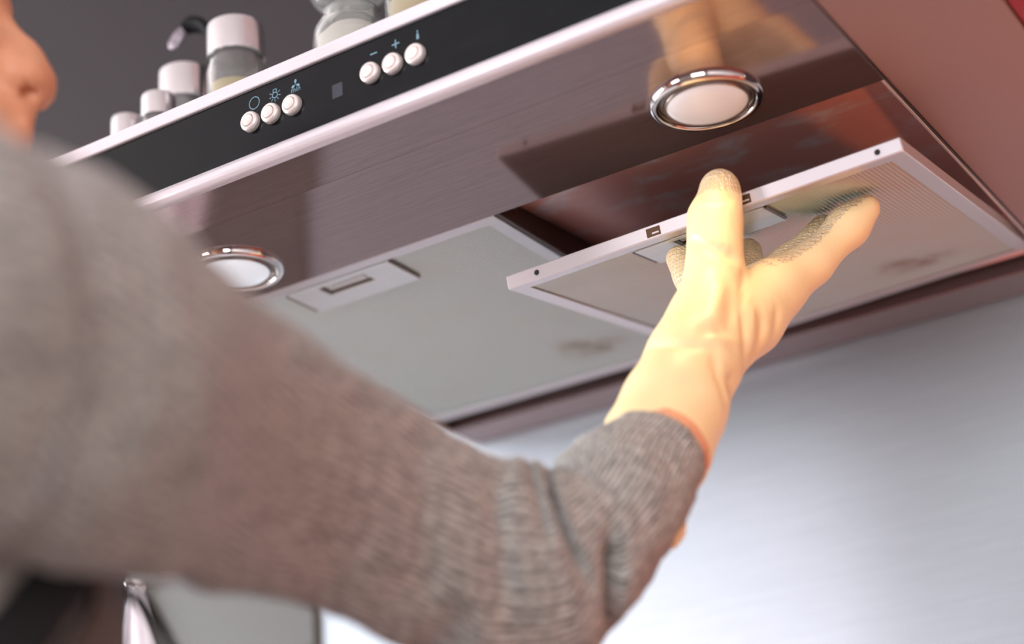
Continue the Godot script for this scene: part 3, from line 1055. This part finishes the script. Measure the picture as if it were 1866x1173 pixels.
func build_person() -> void:
	var t := thing("person", "person in grey knitted sweater reaching up with a yellow rubber glove to the open filter", "person", Vector3(-0.13, 0.0, 0.47))
	var fwd := Vector3(0.845, 0, -0.534)
	var side := Vector3(0.534, 0, 0.845)   # the person's right, towards the camera
	var hb_ := Basis(fwd, Vector3.UP, side)
	var tip := p3(-0.0801, -0.0125, 0.3271)
	var at := func(f: float, u: float, r: float) -> Vector3: return tip + fwd * f * 0.001 + Vector3.UP * u * 0.001 + side * r * 0.001
	# head, neck and the body under the clothes: one surface
	var f := Field.new(tip + Vector3(-0.30, -0.26, -0.12), tip + Vector3(0.05, 0.20, 0.32), 0.0034, 0.0044)
	f.ellipsoid(at.call(-125, 62, 0), hb_, Vector3(0.094, 0.098, 0.074))
	f.ellipsoid(at.call(-84, 6, 0), hb_, Vector3(0.052, 0.078, 0.055))
	f.capsule(at.call(-32, -60, 0), 0.017, at.call(-30, -52, 0), 0.018)
	for s in [-1.0, 1.0]:
		f.capsule(at.call(-38, -56, 12 * s), 0.014, at.call(-98, -28, 52 * s), 0.016)
		f.capsule(at.call(-42, 14, 34 * s), 0.014, at.call(-60, 14, 46 * s), 0.014)
		f.capsule(at.call(-39, 56, 12 * s), 0.009, at.call(-48, 56, 38 * s), 0.009)
		f.capsule(at.call(-32, 20, 13 * s), 0.007, at.call(-19, 3, 8 * s), 0.007)
		f.capsule(at.call(-11, -1, 11 * s), 0.0068, at.call(-18, 0, 14 * s), 0.0068)
		f.ellipsoid(at.call(-108, 30, 73 * s), hb_, Vector3(0.017, 0.030, 0.007))
	f.capsule(at.call(-34, 42, 0), 0.008, at.call(-17, 17, 0), 0.0075)
	f.capsule(at.call(-17, 17, 0), 0.0075, at.call(-9.5, 2, 0), 0.0088)
	f.capsule(at.call(-24, -13, 0), 0.006, at.call(-14, -7, 0), 0.005)
	f.capsule(at.call(-32, -19, -16), 0.006, at.call(-22.5, -21, 0), 0.0070)
	f.capsule(at.call(-32, -19, 16), 0.006, at.call(-22.5, -21, 0), 0.0070)
	f.capsule(at.call(-32, -32, -14), 0.006, at.call(-22.5, -33, 0), 0.0070)
	f.capsule(at.call(-32, -32, 14), 0.006, at.call(-22.5, -33, 0), 0.0070)
	f.capsule(at.call(-105, -10, 0), 0.052, at.call(-122, -150, 0), 0.056)
	f.groove(at.call(-18, -26.5, -22), at.call(-18, -26.5, 22), 0.0035, 0.0035)
	for s in [-1.0, 1.0]:
		f.groove(at.call(-10, -9, 7.0 * s), at.call(-16, -7, 7.5 * s), 0.0040, 0.0095)
		f.groove(at.call(-38, 40, 30 * s), at.call(-34, 40, 34 * s), 0.012, 0.006)
	f.build()
	put("body", whole(f, M.skin), t).set_meta("label", "side of a face with nose and lips")
	for s in [-1.0, 1.0]:
		var st := begin()
		lathe(st, [Vector2(0, -0.011), Vector2(0.006, -0.009), Vector2(0.0105, -0.003), Vector2(0.0105, 0.003), Vector2(0.006, 0.009), Vector2(0, 0.011)], 16, Transform3D(Basis.IDENTITY, at.call(-45, 40, 31 * s)), 3.0)
		var eye := obj("eye", st, M.eye, t)
		st = begin()
		lathe(st, [Vector2(0, 0.0006), Vector2(0.0045, 0.0), Vector2(0.0045, -0.003)], 16, Transform3D(Basis(Vector3.UP.cross(fwd), fwd, Vector3.UP), at.call(-35, 39, 31 * s)), 3.0)
		obj("iris", st, M.hair, eye)
		st = begin()
		tube(st, [at.call(-36, 55, 17 * s), at.call(-34, 59, 29 * s), at.call(-42, 56, 43 * s)], [0.0022, 0.003, 0.0016], 8)
		obj("eyebrow", st, M.hair, t)
	var hair := Field.new(tip + Vector3(-0.30, -0.08, -0.12), tip + Vector3(0.05, 0.20, 0.32), 0.006, 0.006)
	hair.ellipsoid(at.call(-135, 76, 0), hb_, Vector3(0.096, 0.094, 0.081))
	hair.ellipsoid(at.call(-155, 40, 0), hb_, Vector3(0.066, 0.088, 0.073))
	hair.build()
	put("hair", whole(hair, M.hair), t)
	# sweater: trunk, far arm; the near sleeve is swept below
	var tf := Vector3(0.75, 0, -0.66).normalized()
	var tr := Vector3(0.66, 0, 0.75).normalized()
	var tc := p3(-0.068, -0.42, 0.444)
	var b := trunk(tc, tf, tr, 0.0)
	var sm := whole(b, M.wool_body)
	var st := begin()
	build_sleeve(st)
	st.generate_normals()
	st.generate_tangents()
	sm = st.commit(sm)
	sm.surface_set_material(1, M.wool)
	put("sweater", sm, t).set_meta("label", "grey ribbed knit sweater with the sleeve pushed up")
	# orange band set just past the end of the sleeve
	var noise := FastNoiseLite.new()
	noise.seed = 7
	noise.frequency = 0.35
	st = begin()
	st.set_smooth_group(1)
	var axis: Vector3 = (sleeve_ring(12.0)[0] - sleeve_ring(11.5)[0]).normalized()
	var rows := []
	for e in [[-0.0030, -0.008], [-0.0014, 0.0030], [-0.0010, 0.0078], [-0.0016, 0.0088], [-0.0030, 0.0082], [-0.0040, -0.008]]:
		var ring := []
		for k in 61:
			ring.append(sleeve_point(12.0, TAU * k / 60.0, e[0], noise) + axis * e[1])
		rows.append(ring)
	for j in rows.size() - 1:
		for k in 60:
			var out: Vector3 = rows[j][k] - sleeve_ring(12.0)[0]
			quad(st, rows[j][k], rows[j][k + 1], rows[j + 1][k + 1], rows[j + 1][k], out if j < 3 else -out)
	obj("end_band", st, M.orange_band, t).set_meta("label", "thin orange band at the sleeve end")
	build_glove(t)
	# apron: a sheet that lies on the chest, with straps
	var outer := trunk(tc, tf, tr, 0.0055)
	var am := ArrayMesh.new()
	am.add_surface_from_arrays(Mesh.PRIMITIVE_TRIANGLES, outer.surface(func(a, _b, _c):
		var q := outer.verts[a] - tc
		var across := absf(q.dot(tr))
		var reach := 0.085 + 0.115 * smoothstep(0.10, -0.06, q.y)
		return q.y < 0.13 and across < reach and q.dot(tf) > -0.035))
	am.surface_set_material(0, M.apron)
	var apron := put("apron", am, t)
	st = begin()
	tube(st, [p3(0.0780, -0.3319, 0.4563), p3(0.0808, -0.3442, 0.4679), p3(0.0829, -0.3580, 0.4799), p3(0.0840, -0.3709, 0.4911), p3(0.0843, -0.3831, 0.5010), p3(0.0835, -0.4015, 0.5141)], [0.0130, 0.0130, 0.0130, 0.0130, 0.0130, 0.0130], 12, 6, Vector3(0.66, -0.3, 0.68), 0.35)
	obj("apron_strap", st, M.black_cloth, apron)
	st = begin()
	tube(st, [p3(0.0055, -0.349, 0.358), p3(0.0105, -0.3240, 0.3640), p3(0.0172, -0.3290, 0.3582), p3(0.0228, -0.3455, 0.3478), p3(0.026, -0.361, 0.340)], [0.0022, 0.0026, 0.0026, 0.0022, 0.002], 10)
	obj("apron_tie", st, M.black_cloth, apron)
	# legs, out of the frame
	var l := Field.new(tc + Vector3(-0.30, -1.20, -0.30), tc + Vector3(0.30, -0.22, 0.30), 0.014, 0.016)
	l.capsule(tc + tr * 0.06 - Vector3(0, 0.32, 0), 0.098, tc - tr * 0.06 - Vector3(0, 0.32, 0), 0.098)
	for s in [-1.0, 1.0]:
		l.capsule(tc + tr * 0.085 * s - Vector3(0, 0.36, 0), 0.088, tc + tr * 0.095 * s - Vector3(0, 0.75, 0), 0.058)
		l.capsule(tc + tr * 0.095 * s - Vector3(0, 0.75, 0), 0.058, tc + tr * 0.1 * s - Vector3(0, 1.12, 0), 0.046)
	l.build()
	put("trousers", whole(l, M.denim), t)
	for s in [-1.0, 1.0]:
		var sh := Field.new(tc + tr * 0.1 * s + Vector3(-0.2, -1.20, -0.2), tc + tr * 0.1 * s + Vector3(0.28, -1.02, 0.28), 0.01, 0.012)
		var y0 := Vector3(0, -1.135, 0)
		sh.capsule(tc + tr * 0.1 * s + y0, 0.045, tc + tr * 0.1 * s + y0 + tf * 0.13, 0.043)
		sh.build()
		put("shoe", whole(sh, M.leather), t)

# ------------------------------------------------------------------ jars on top of the hood
const TOP := 0.0642

func lidded_jar(called: String, label: String, x: float, z: float, r: float, lid0: float, lid1: float, fill: Color, group := "glass jars standing on the hood") -> void:
	var t := thing(called, label, "jar", p3(x, TOP, z), group)
	var h0 := lid0 - TOP
	var h1 := lid1 - TOP
	var st := begin()
	lathe(st, [Vector2(0, 0), Vector2(r * 0.93, 0), Vector2(r, 0.003), Vector2(r, h0 - 0.012), Vector2(r * 0.9, h0 - 0.003), Vector2(r * 0.86, h0 + 0.004), Vector2(r * 0.78, h0 + 0.004), Vector2(r * 0.8, h0 - 0.005), Vector2(r * 0.9, h0 - 0.014), Vector2(r * 0.9, 0.006), Vector2(0, 0.005)], 40)
	local(obj("jar_body", st, M.glass, t))
	st = begin()
	var c := plain(fill, 0.9)
	lathe(st, [Vector2(0, 0.0062), Vector2(r * 0.87, 0.0062), Vector2(r * 0.87, h0 * 0.72), Vector2(r * 0.5, h0 * 0.76), Vector2(0, h0 * 0.74)], 28)
	local(obj("contents", st, c, t))
	st = begin()
	lathe(st, [Vector2(r * 0.86, h0 + 0.0005), Vector2(r * 0.99, h0), Vector2(r * 0.99, h1 - 0.003), Vector2(r * 0.965, h1 - 0.0008), Vector2(r * 0.92, h1), Vector2(0, h1 + 0.0004)], 44)
	local(obj("jar_lid", st, M.cap, t))

func build_jars() -> void:
	lidded_jar("spice_jar", "tallest glass spice jar with a wide silver lid, beside the curved spoon", -0.1655, 0.07, 0.0215, 0.1530, 0.1800, Color(0.78, 0.70, 0.50))
	lidded_jar("spice_jar", "middle-height spice jar with a silver lid, directly left of the tallest jar", -0.2370, 0.045, 0.0205, 0.152, 0.180, Color(0.5, 0.36, 0.22))
	lidded_jar("spice_jar", "small spice jar with a slim silver lid in front of the middle-height jar", -0.2300, 0.082, 0.0130, 0.122, 0.1405, Color(0.42, 0.2, 0.12))
	lidded_jar("spice_jar", "lowest spice jar of the row, only its round pale lid showing, nearest the face", -0.2655, 0.078, 0.0118, 0.120, 0.1365, Color(0.5, 0.45, 0.3))
	# clear jar with a bulb stopper
	var t := thing("stopper_jar", "clear glass jar with a bulb-shaped glass stopper and white contents", "jar", p3(-0.0610, TOP, 0.07))
	var st := begin()
	lathe(st, [Vector2(0, 0), Vector2(0.025, 0), Vector2(0.0275, 0.004), Vector2(0.0280, 0.060), Vector2(0.0270, 0.070), Vector2(0.0235, 0.077), Vector2(0.0205, 0.080), Vector2(0.0205, 0.086), Vector2(0.0180, 0.086), Vector2(0.0180, 0.079), Vector2(0.0215, 0.074), Vector2(0.0245, 0.068), Vector2(0.0252, 0.060), Vector2(0.0250, 0.006), Vector2(0, 0.005)], 48, Transform3D.IDENTITY, 1.0)
	local(obj("jar_body", st, M.glass, t))
	st = begin()
	lathe(st, [Vector2(0, 0.0062), Vector2(0.0243, 0.0062), Vector2(0.0246, 0.062), Vector2(0.018, 0.0705), Vector2(0, 0.071)], 32)
	local(obj("contents", st, M.salt, t))
	st = begin()
	var ball := [Vector2(0, 0.078), Vector2(0.0165, 0.078), Vector2(0.0172, 0.0865)]
	for k in 11:
		var a := -1.05 + (PI / 2 + 1.05) * k / 10.0
		ball.append(Vector2(0.0315 * cos(a), 0.113 + 0.0300 * sin(a)))
	ball[-1] = Vector2(0, 0.143)
	for k in range(10, -1, -1):
		var a := -1.0 + (PI / 2 + 1.0) * k / 10.0
		ball.append(Vector2(0.0285 * cos(a), 0.113 + 0.0268 * sin(a)) if k < 10 else Vector2(0, 0.1398))
	ball.append(Vector2(0.0148, 0.080)); ball.append(Vector2(0, 0.080))
	lathe(st, ball, 48, Transform3D.IDENTITY, 0.8)
	local(obj("glass_stopper", st, M.glass, t))
	lidded_jar("storage_jar", "glass jar with beige contents, rightmost of the jars on the hood", -0.0065, 0.072, 0.0205, 0.158, 0.178, Color(0.85, 0.76, 0.58), "")
	# curved spoon standing in the jars
	var sp := thing("spoon", "dark curved metal spoon with a bright tip arching over the jars", "spoon", p3(-0.2130, TOP, 0.052))
	st = begin()
	tube(st, [p3(-0.2110, TOP + 0.0028, 0.052), p3(-0.2115, 0.13, 0.050), p3(-0.2115, 0.180, 0.046), p3(-0.2125, 0.2020, 0.045), p3(-0.2190, 0.2150, 0.045), p3(-0.2300, 0.2205, 0.045), p3(-0.2380, 0.2195, 0.045)], [0.0025, 0.003, 0.0040, 0.0062, 0.0078, 0.0072, 0.0045], 14, 8, Vector3(0.4, 0.7, -0.6), 0.4)
	obj("spoon_handle", st, M.spoon, sp)
	st = begin()
	tube(st, [p3(-0.2375, 0.2197, 0.045), p3(-0.2440, 0.2150, 0.045), p3(-0.2495, 0.2098, 0.045), p3(-0.2515, 0.2072, 0.045)], [0.0034, 0.0050, 0.0048, 0.0015], 14, 8, Vector3(0.4, 0.7, -0.6), 0.3)
	obj("spoon_tip", st, M.spoon_tip, sp)

# ------------------------------------------------------------------ room
func build_room() -> void:
	var st := begin()
	box(st, Vector3(-3.0, -0.1, -0.5), Vector3(2.0, 0, 3.2))
	struct("floor", st, M.floor)
	st = begin()
	box(st, Vector3(-3.1, 2.6, -0.6), Vector3(2.1, 2.7, 3.3))
	struct("ceiling", st, M.ceiling)
	st = begin()
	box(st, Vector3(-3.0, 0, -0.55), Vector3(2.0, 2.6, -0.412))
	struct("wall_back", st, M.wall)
	st = begin()
	box(st, Vector3(2.0, 0, -0.55), Vector3(2.1, 2.6, 3.2))
	struct("wall_right", st, M.wall_side)
	st = begin()   # left wall with an opening
	box(st, Vector3(-3.1, 0, -0.55), Vector3(-3.0, 0.95, 3.2))
	box(st, Vector3(-3.1, 2.35, -0.55), Vector3(-3.0, 2.6, 3.2))
	box(st, Vector3(-3.1, 0.95, -0.55), Vector3(-3.0, 2.35, -0.25))
	box(st, Vector3(-3.1, 0.95, 1.75), Vector3(-3.0, 2.35, 3.2))
	struct("wall_left", st, M.wall_side)
	st = begin()   # front wall with an opening
	box(st, Vector3(-3.0, 0, 3.1), Vector3(2.0, 0.75, 3.2))
	box(st, Vector3(-3.0, 2.35, 3.1), Vector3(2.0, 2.6, 3.2))
	box(st, Vector3(-3.0, 0.75, 3.1), Vector3(-2.35, 2.35, 3.2))
	box(st, Vector3(-1.2, 0.75, 3.1), Vector3(0.2, 2.35, 3.2))
	box(st, Vector3(1.7, 0.75, 3.1), Vector3(2.0, 2.35, 3.2))
	struct("wall_front", st, M.wall_front)
	st = begin()
	for z in [-0.25, 0.72, 1.69]: box(st, Vector3(-3.08, 0.95, z), Vector3(-3.02, 2.35, z + 0.06), 0.004)
	for y in [0.95, 2.29]: box(st, Vector3(-3.08, y, -0.25), Vector3(-3.02, y + 0.06, 1.75), 0.004)
	struct("window_1", st, M.white)
	st = begin()
	for x in [-2.35, -1.8, -1.26]: box(st, Vector3(x, 0.75, 3.12), Vector3(x + 0.06, 2.35, 3.18), 0.004)
	for y in [0.75, 2.29]: box(st, Vector3(-2.35, y, 3.12), Vector3(-1.2, y + 0.06, 3.18), 0.004)
	struct("window_2", st, M.white)
	st = begin()
	for x in [0.2, 0.92, 1.64]: box(st, Vector3(x, 0.75, 3.12), Vector3(x + 0.06, 2.35, 3.18), 0.004)
	for y in [0.75, 2.29]: box(st, Vector3(0.2, y, 3.12), Vector3(1.7, y + 0.06, 3.18), 0.004)
	struct("added_window_3", st, M.white)  # unseen window, added to light the sleeve from the front
	# backsplash: steel sheet behind the hood, tiles to its left
	st = begin()
	box(st, Vector3(-0.475, 0.92, -0.4118), Vector3(0.62, LIFT + 0.055, -0.4100), 0.0004)
	tag(obj("backsplash", st, M.back), "brushed stainless steel backsplash sheet on the wall below the hood", "backsplash")
	var tw := thing("wall_tiles", "pale greige wall tiles left of the steel backsplash, behind the raised arm", "tiles", Vector3(-0.9, 0.92, -0.41))
	st = begin()
	box(st, Vector3(-1.40, 0.92, -0.4119), Vector3(-0.477, 1.7, -0.4112))
	obj("grout", st, M.grout, tw)
	for i in 3:
		for j in 3:
			st = begin()
			box(st, Vector3(-0.480 - 0.3 * (i + 1) + 0.003, 0.922 + 0.26 * j, -0.4112), Vector3(-0.480 - 0.3 * i, 0.922 + 0.26 * j + 0.257, -0.4040), 0.001)
			obj("tile", st, M.tile, tw)
	var hk := p3(-0.7119, -0.0565, -0.396)
	var tt := thing("towel", "white towel hanging from a hook on the greige wall tiles, left of the steel backsplash", "towel", hk)
	st = begin()
	st.set_smooth_group(1)
	for j in 24:
		for i in 36:
			var q := []
			for e in [[0, 0], [1, 0], [1, 1], [0, 1]]:
				var u: float = (i + e[0]) / 36.0
				var v: float = (j + e[1]) / 24.0
				var a := PI * u
				var w := 0.006 + 0.085 * pow(v, 0.8)
				var fold := 0.010 * sqrt(v) * sin(a * 9.0)
				q.append(hk + Vector3(-cos(a) * (w + fold), -0.42 * v, -0.006 + sin(a) * (0.010 + 0.022 * sqrt(v) + fold)))
			quad(st, q[0], q[1], q[2], q[3], Vector3(0, 0, 1))
	obj("cloth", st, M.white_cloth, tt)
	st = begin()
	lathe(st, [Vector2(0, 0), Vector2(0.010, 0), Vector2(0.010, 0.004), Vector2(0.004, 0.006), Vector2(0.004, 0.016), Vector2(0.007, 0.018), Vector2(0.006, 0.022), Vector2(0, 0.023)], 18, Transform3D(Basis(Vector3.RIGHT, Vector3.BACK, Vector3.DOWN), hk + Vector3(0, 0.004, -0.0078)), 0.5)
	obj("hook", st, M.chrome, tt)
	# cabinets to the right of the hood
	st = begin()
	hb(st, HALF + 0.0004, 0.0004, -0.409, 0.3700, 0.72, 0.205, 0.0006)
	tag(obj("wall_cabinet", st, M.mauve), "narrow mauve-brown wall cabinet whose underside adjoins the hood's right end", "cabinet")
	st = begin()
	hb(st, 0.3712, 0.0010, -0.409, 0.83, 0.72, 0.225, 0.0008)
	tag(obj("wall_cabinet", st, M.red), "glossy red wall cabinet at the far right beyond the mauve one", "cabinet")
	# added out of view on the right: a glowing globe for warm light
	var lc := p3(0.62, -0.26, -0.05)
	var pl := thing("added_warm_lamp", "unseen orange globe on a stem, added for warm light from the right", "lamp", lc)
	st = begin()
	var glow := []
	for k in 13:
		var a := -PI / 2 + PI * k / 12.0
		glow.append(Vector2(0.035 * cos(a), 0.035 * sin(a)))
	lathe(st, glow, 28, Transform3D(Basis.IDENTITY, lc), 3.0)
	obj("added_globe", st, M.globe, pl)
	st = begin()
	lathe(st, [Vector2(0, 0.030), Vector2(0.018, 0.030), Vector2(0.018, 0.045), Vector2(0.004, 0.050), Vector2(0.004, 0.250), Vector2(0.03, 0.252), Vector2(0.03, 0.2605), Vector2(0, 0.2605)], 20, Transform3D(Basis.IDENTITY, lc), 0.4)
	obj("added_stem", st, M.chrome, pl)
	var om := OmniLight3D.new()
	om.name = "warm_fill_light"
	om.position = lc
	om.light_color = Color(1.0, 0.62, 0.36)
	om.light_energy = WARM_FILL
	om.omni_range = 8.0
	om.omni_attenuation = 2.0
	om.light_size = 0.03
	om.shadow_enabled = true
	add_child(om, true)
	# worktop below
	st = begin()
	box(st, Vector3(-2.98, 0.88, -0.409), Vector3(-0.15, 0.92, 0.16), 0.003)
	tag(obj("worktop", st, M.counter), "long pale worktop under the left half of the hood", "worktop")
	st = begin()
	box(st, Vector3(-0.149, 0.88, -0.409), Vector3(1.98, 0.92, 0.16), 0.003)  # unseen half, coloured red to throw warm light onto the underside
	tag(obj("worktop", st, M.terracotta), "unseen right half of the worktop, made terracotta red to bounce warm light up", "worktop")
	var t := thing("base_cabinet", "long row of plain white base units under the worktop", "cabinet", Vector3(-0.1, 0, -0.1))
	st = begin()
	box(st, Vector3(-2.9, 0.1, -0.408), Vector3(1.9, 0.879, 0.12), 0.001)
	box(st, Vector3(-2.9, 0.0, -0.408), Vector3(1.9, 0.1, 0.06))
	obj("carcass", st, M.white, t)
	for i in 7:
		st = begin()
		box(st, Vector3(-2.895 + 0.685 * i, 0.11, 0.1205), Vector3(-2.895 + 0.685 * i + 0.68, 0.872, 0.14), 0.002)
		var d := obj("door", st, M.white, t)
		st = begin()
		box(st, Vector3(-2.655 + 0.685 * i, 0.80, 0.1405), Vector3(-2.455 + 0.685 * i, 0.812, 0.155), 0.004)
		obj("handle", st, M.alu, d)

# ------------------------------------------------------------------
func area(at: Vector3, towards: Vector3, w: float, h: float, c: Color, e: float) -> void:
	var l := AreaLight3D.new()
	l.name = "window_and_fill_light"
	add_child(l, true)
	l.look_at_from_position(at, at + towards, Vector3.UP)
	l.area_size = Vector2(w, h)
	l.light_color = c
	l.light_energy = e
	l.area_range = 12.0
	l.area_attenuation = 2.0
	l.shadow_enabled = true

func _ready() -> void:
	rng.seed = 5
	# camera
	var cam := Camera3D.new()
	cam.name = "camera"
	cam.transform = Transform3D(Basis(Vector3(0.84254, -0.07636, -0.53319), Vector3(0.26162, 0.92331, 0.28117), Vector3(0.47083, -0.37639, 0.79790)), p3(0.55539, -0.51917, 0.92879))
	var lens := CameraAttributesPhysical.new()
	lens.frustum_focal_length = 65.42
	lens.frustum_focus_distance = 1.135
	lens.exposure_aperture = 2.7
	lens.frustum_near = 0.02
	lens.frustum_far = 60.0
	cam.attributes = lens
	add_child(cam)
	cam.current = true
	# sky, seen only through the windows
	var env := Environment.new()
	env.background_mode = Environment.BG_SKY
	var sky := Sky.new()
	var sm := ProceduralSkyMaterial.new()
	sm.sky_top_color = Color(0.70, 0.80, 0.95)
	sm.sky_horizon_color = Color(0.95, 0.95, 0.98)
	sm.ground_horizon_color = Color(0.85, 0.84, 0.83)
	sm.ground_bottom_color = Color(0.55, 0.53, 0.50)
	sm.sky_energy_multiplier = 2.0
	sm.ground_energy_multiplier = 1.2
	sky.sky_material = sm
	env.sky = sky
	env.tonemap_mode = Environment.TONE_MAPPER_LINEAR
	env.tonemap_exposure = 0.60
	env.sdfgi_enabled = true
	env.ssao_enabled = true
	env.ssil_enabled = true
	var we := WorldEnvironment.new()
	we.name = "environment"
	we.environment = env
	add_child(we)
	# daylight through two windows, plus an added fill at the third opening
	area(Vector3(-2.98, 1.65, 0.75), Vector3(1, 0, 0), 1.9, 1.3, Color(0.97, 0.98, 1.0), LEFT_DAY)
	area(Vector3(-1.75, 1.55, 3.08), Vector3(0, 0, -1), 1.1, 1.4, Color(1.0, 0.92, 0.94), FRONT_DAY)
	area(Vector3(0.95, 1.50, 3.08), Vector3(0, 0, -1), 1.3, 1.4, Color(0.98, 0.98, 1.0), SIDE_FILL)

	materials()
	build_room()
	build_hood()
	var lx := Transform3D(Basis.IDENTITY, p3(-0.2815, 0.0002, -0.0005))
	build_filter("grease filter still seated in the hood's left bay, with its latch slot showing", lx)
	var fl := p3(0.003, -0.0545, -0.006)
	var fr := p3(0.285, -0.044, -0.012)
	var bl := p3(0.003, -0.004, -0.331)
	var bx := (fr - fl).normalized()
	var bz := (fl - bl)
	bz = (bz - bx * bz.dot(bx)).normalized()
	build_filter("grease filter lowered at the front and held by the gloved hand", Transform3D(Basis(bx, bz.cross(bx), bz), fl))
	build_jars()
	build_person()
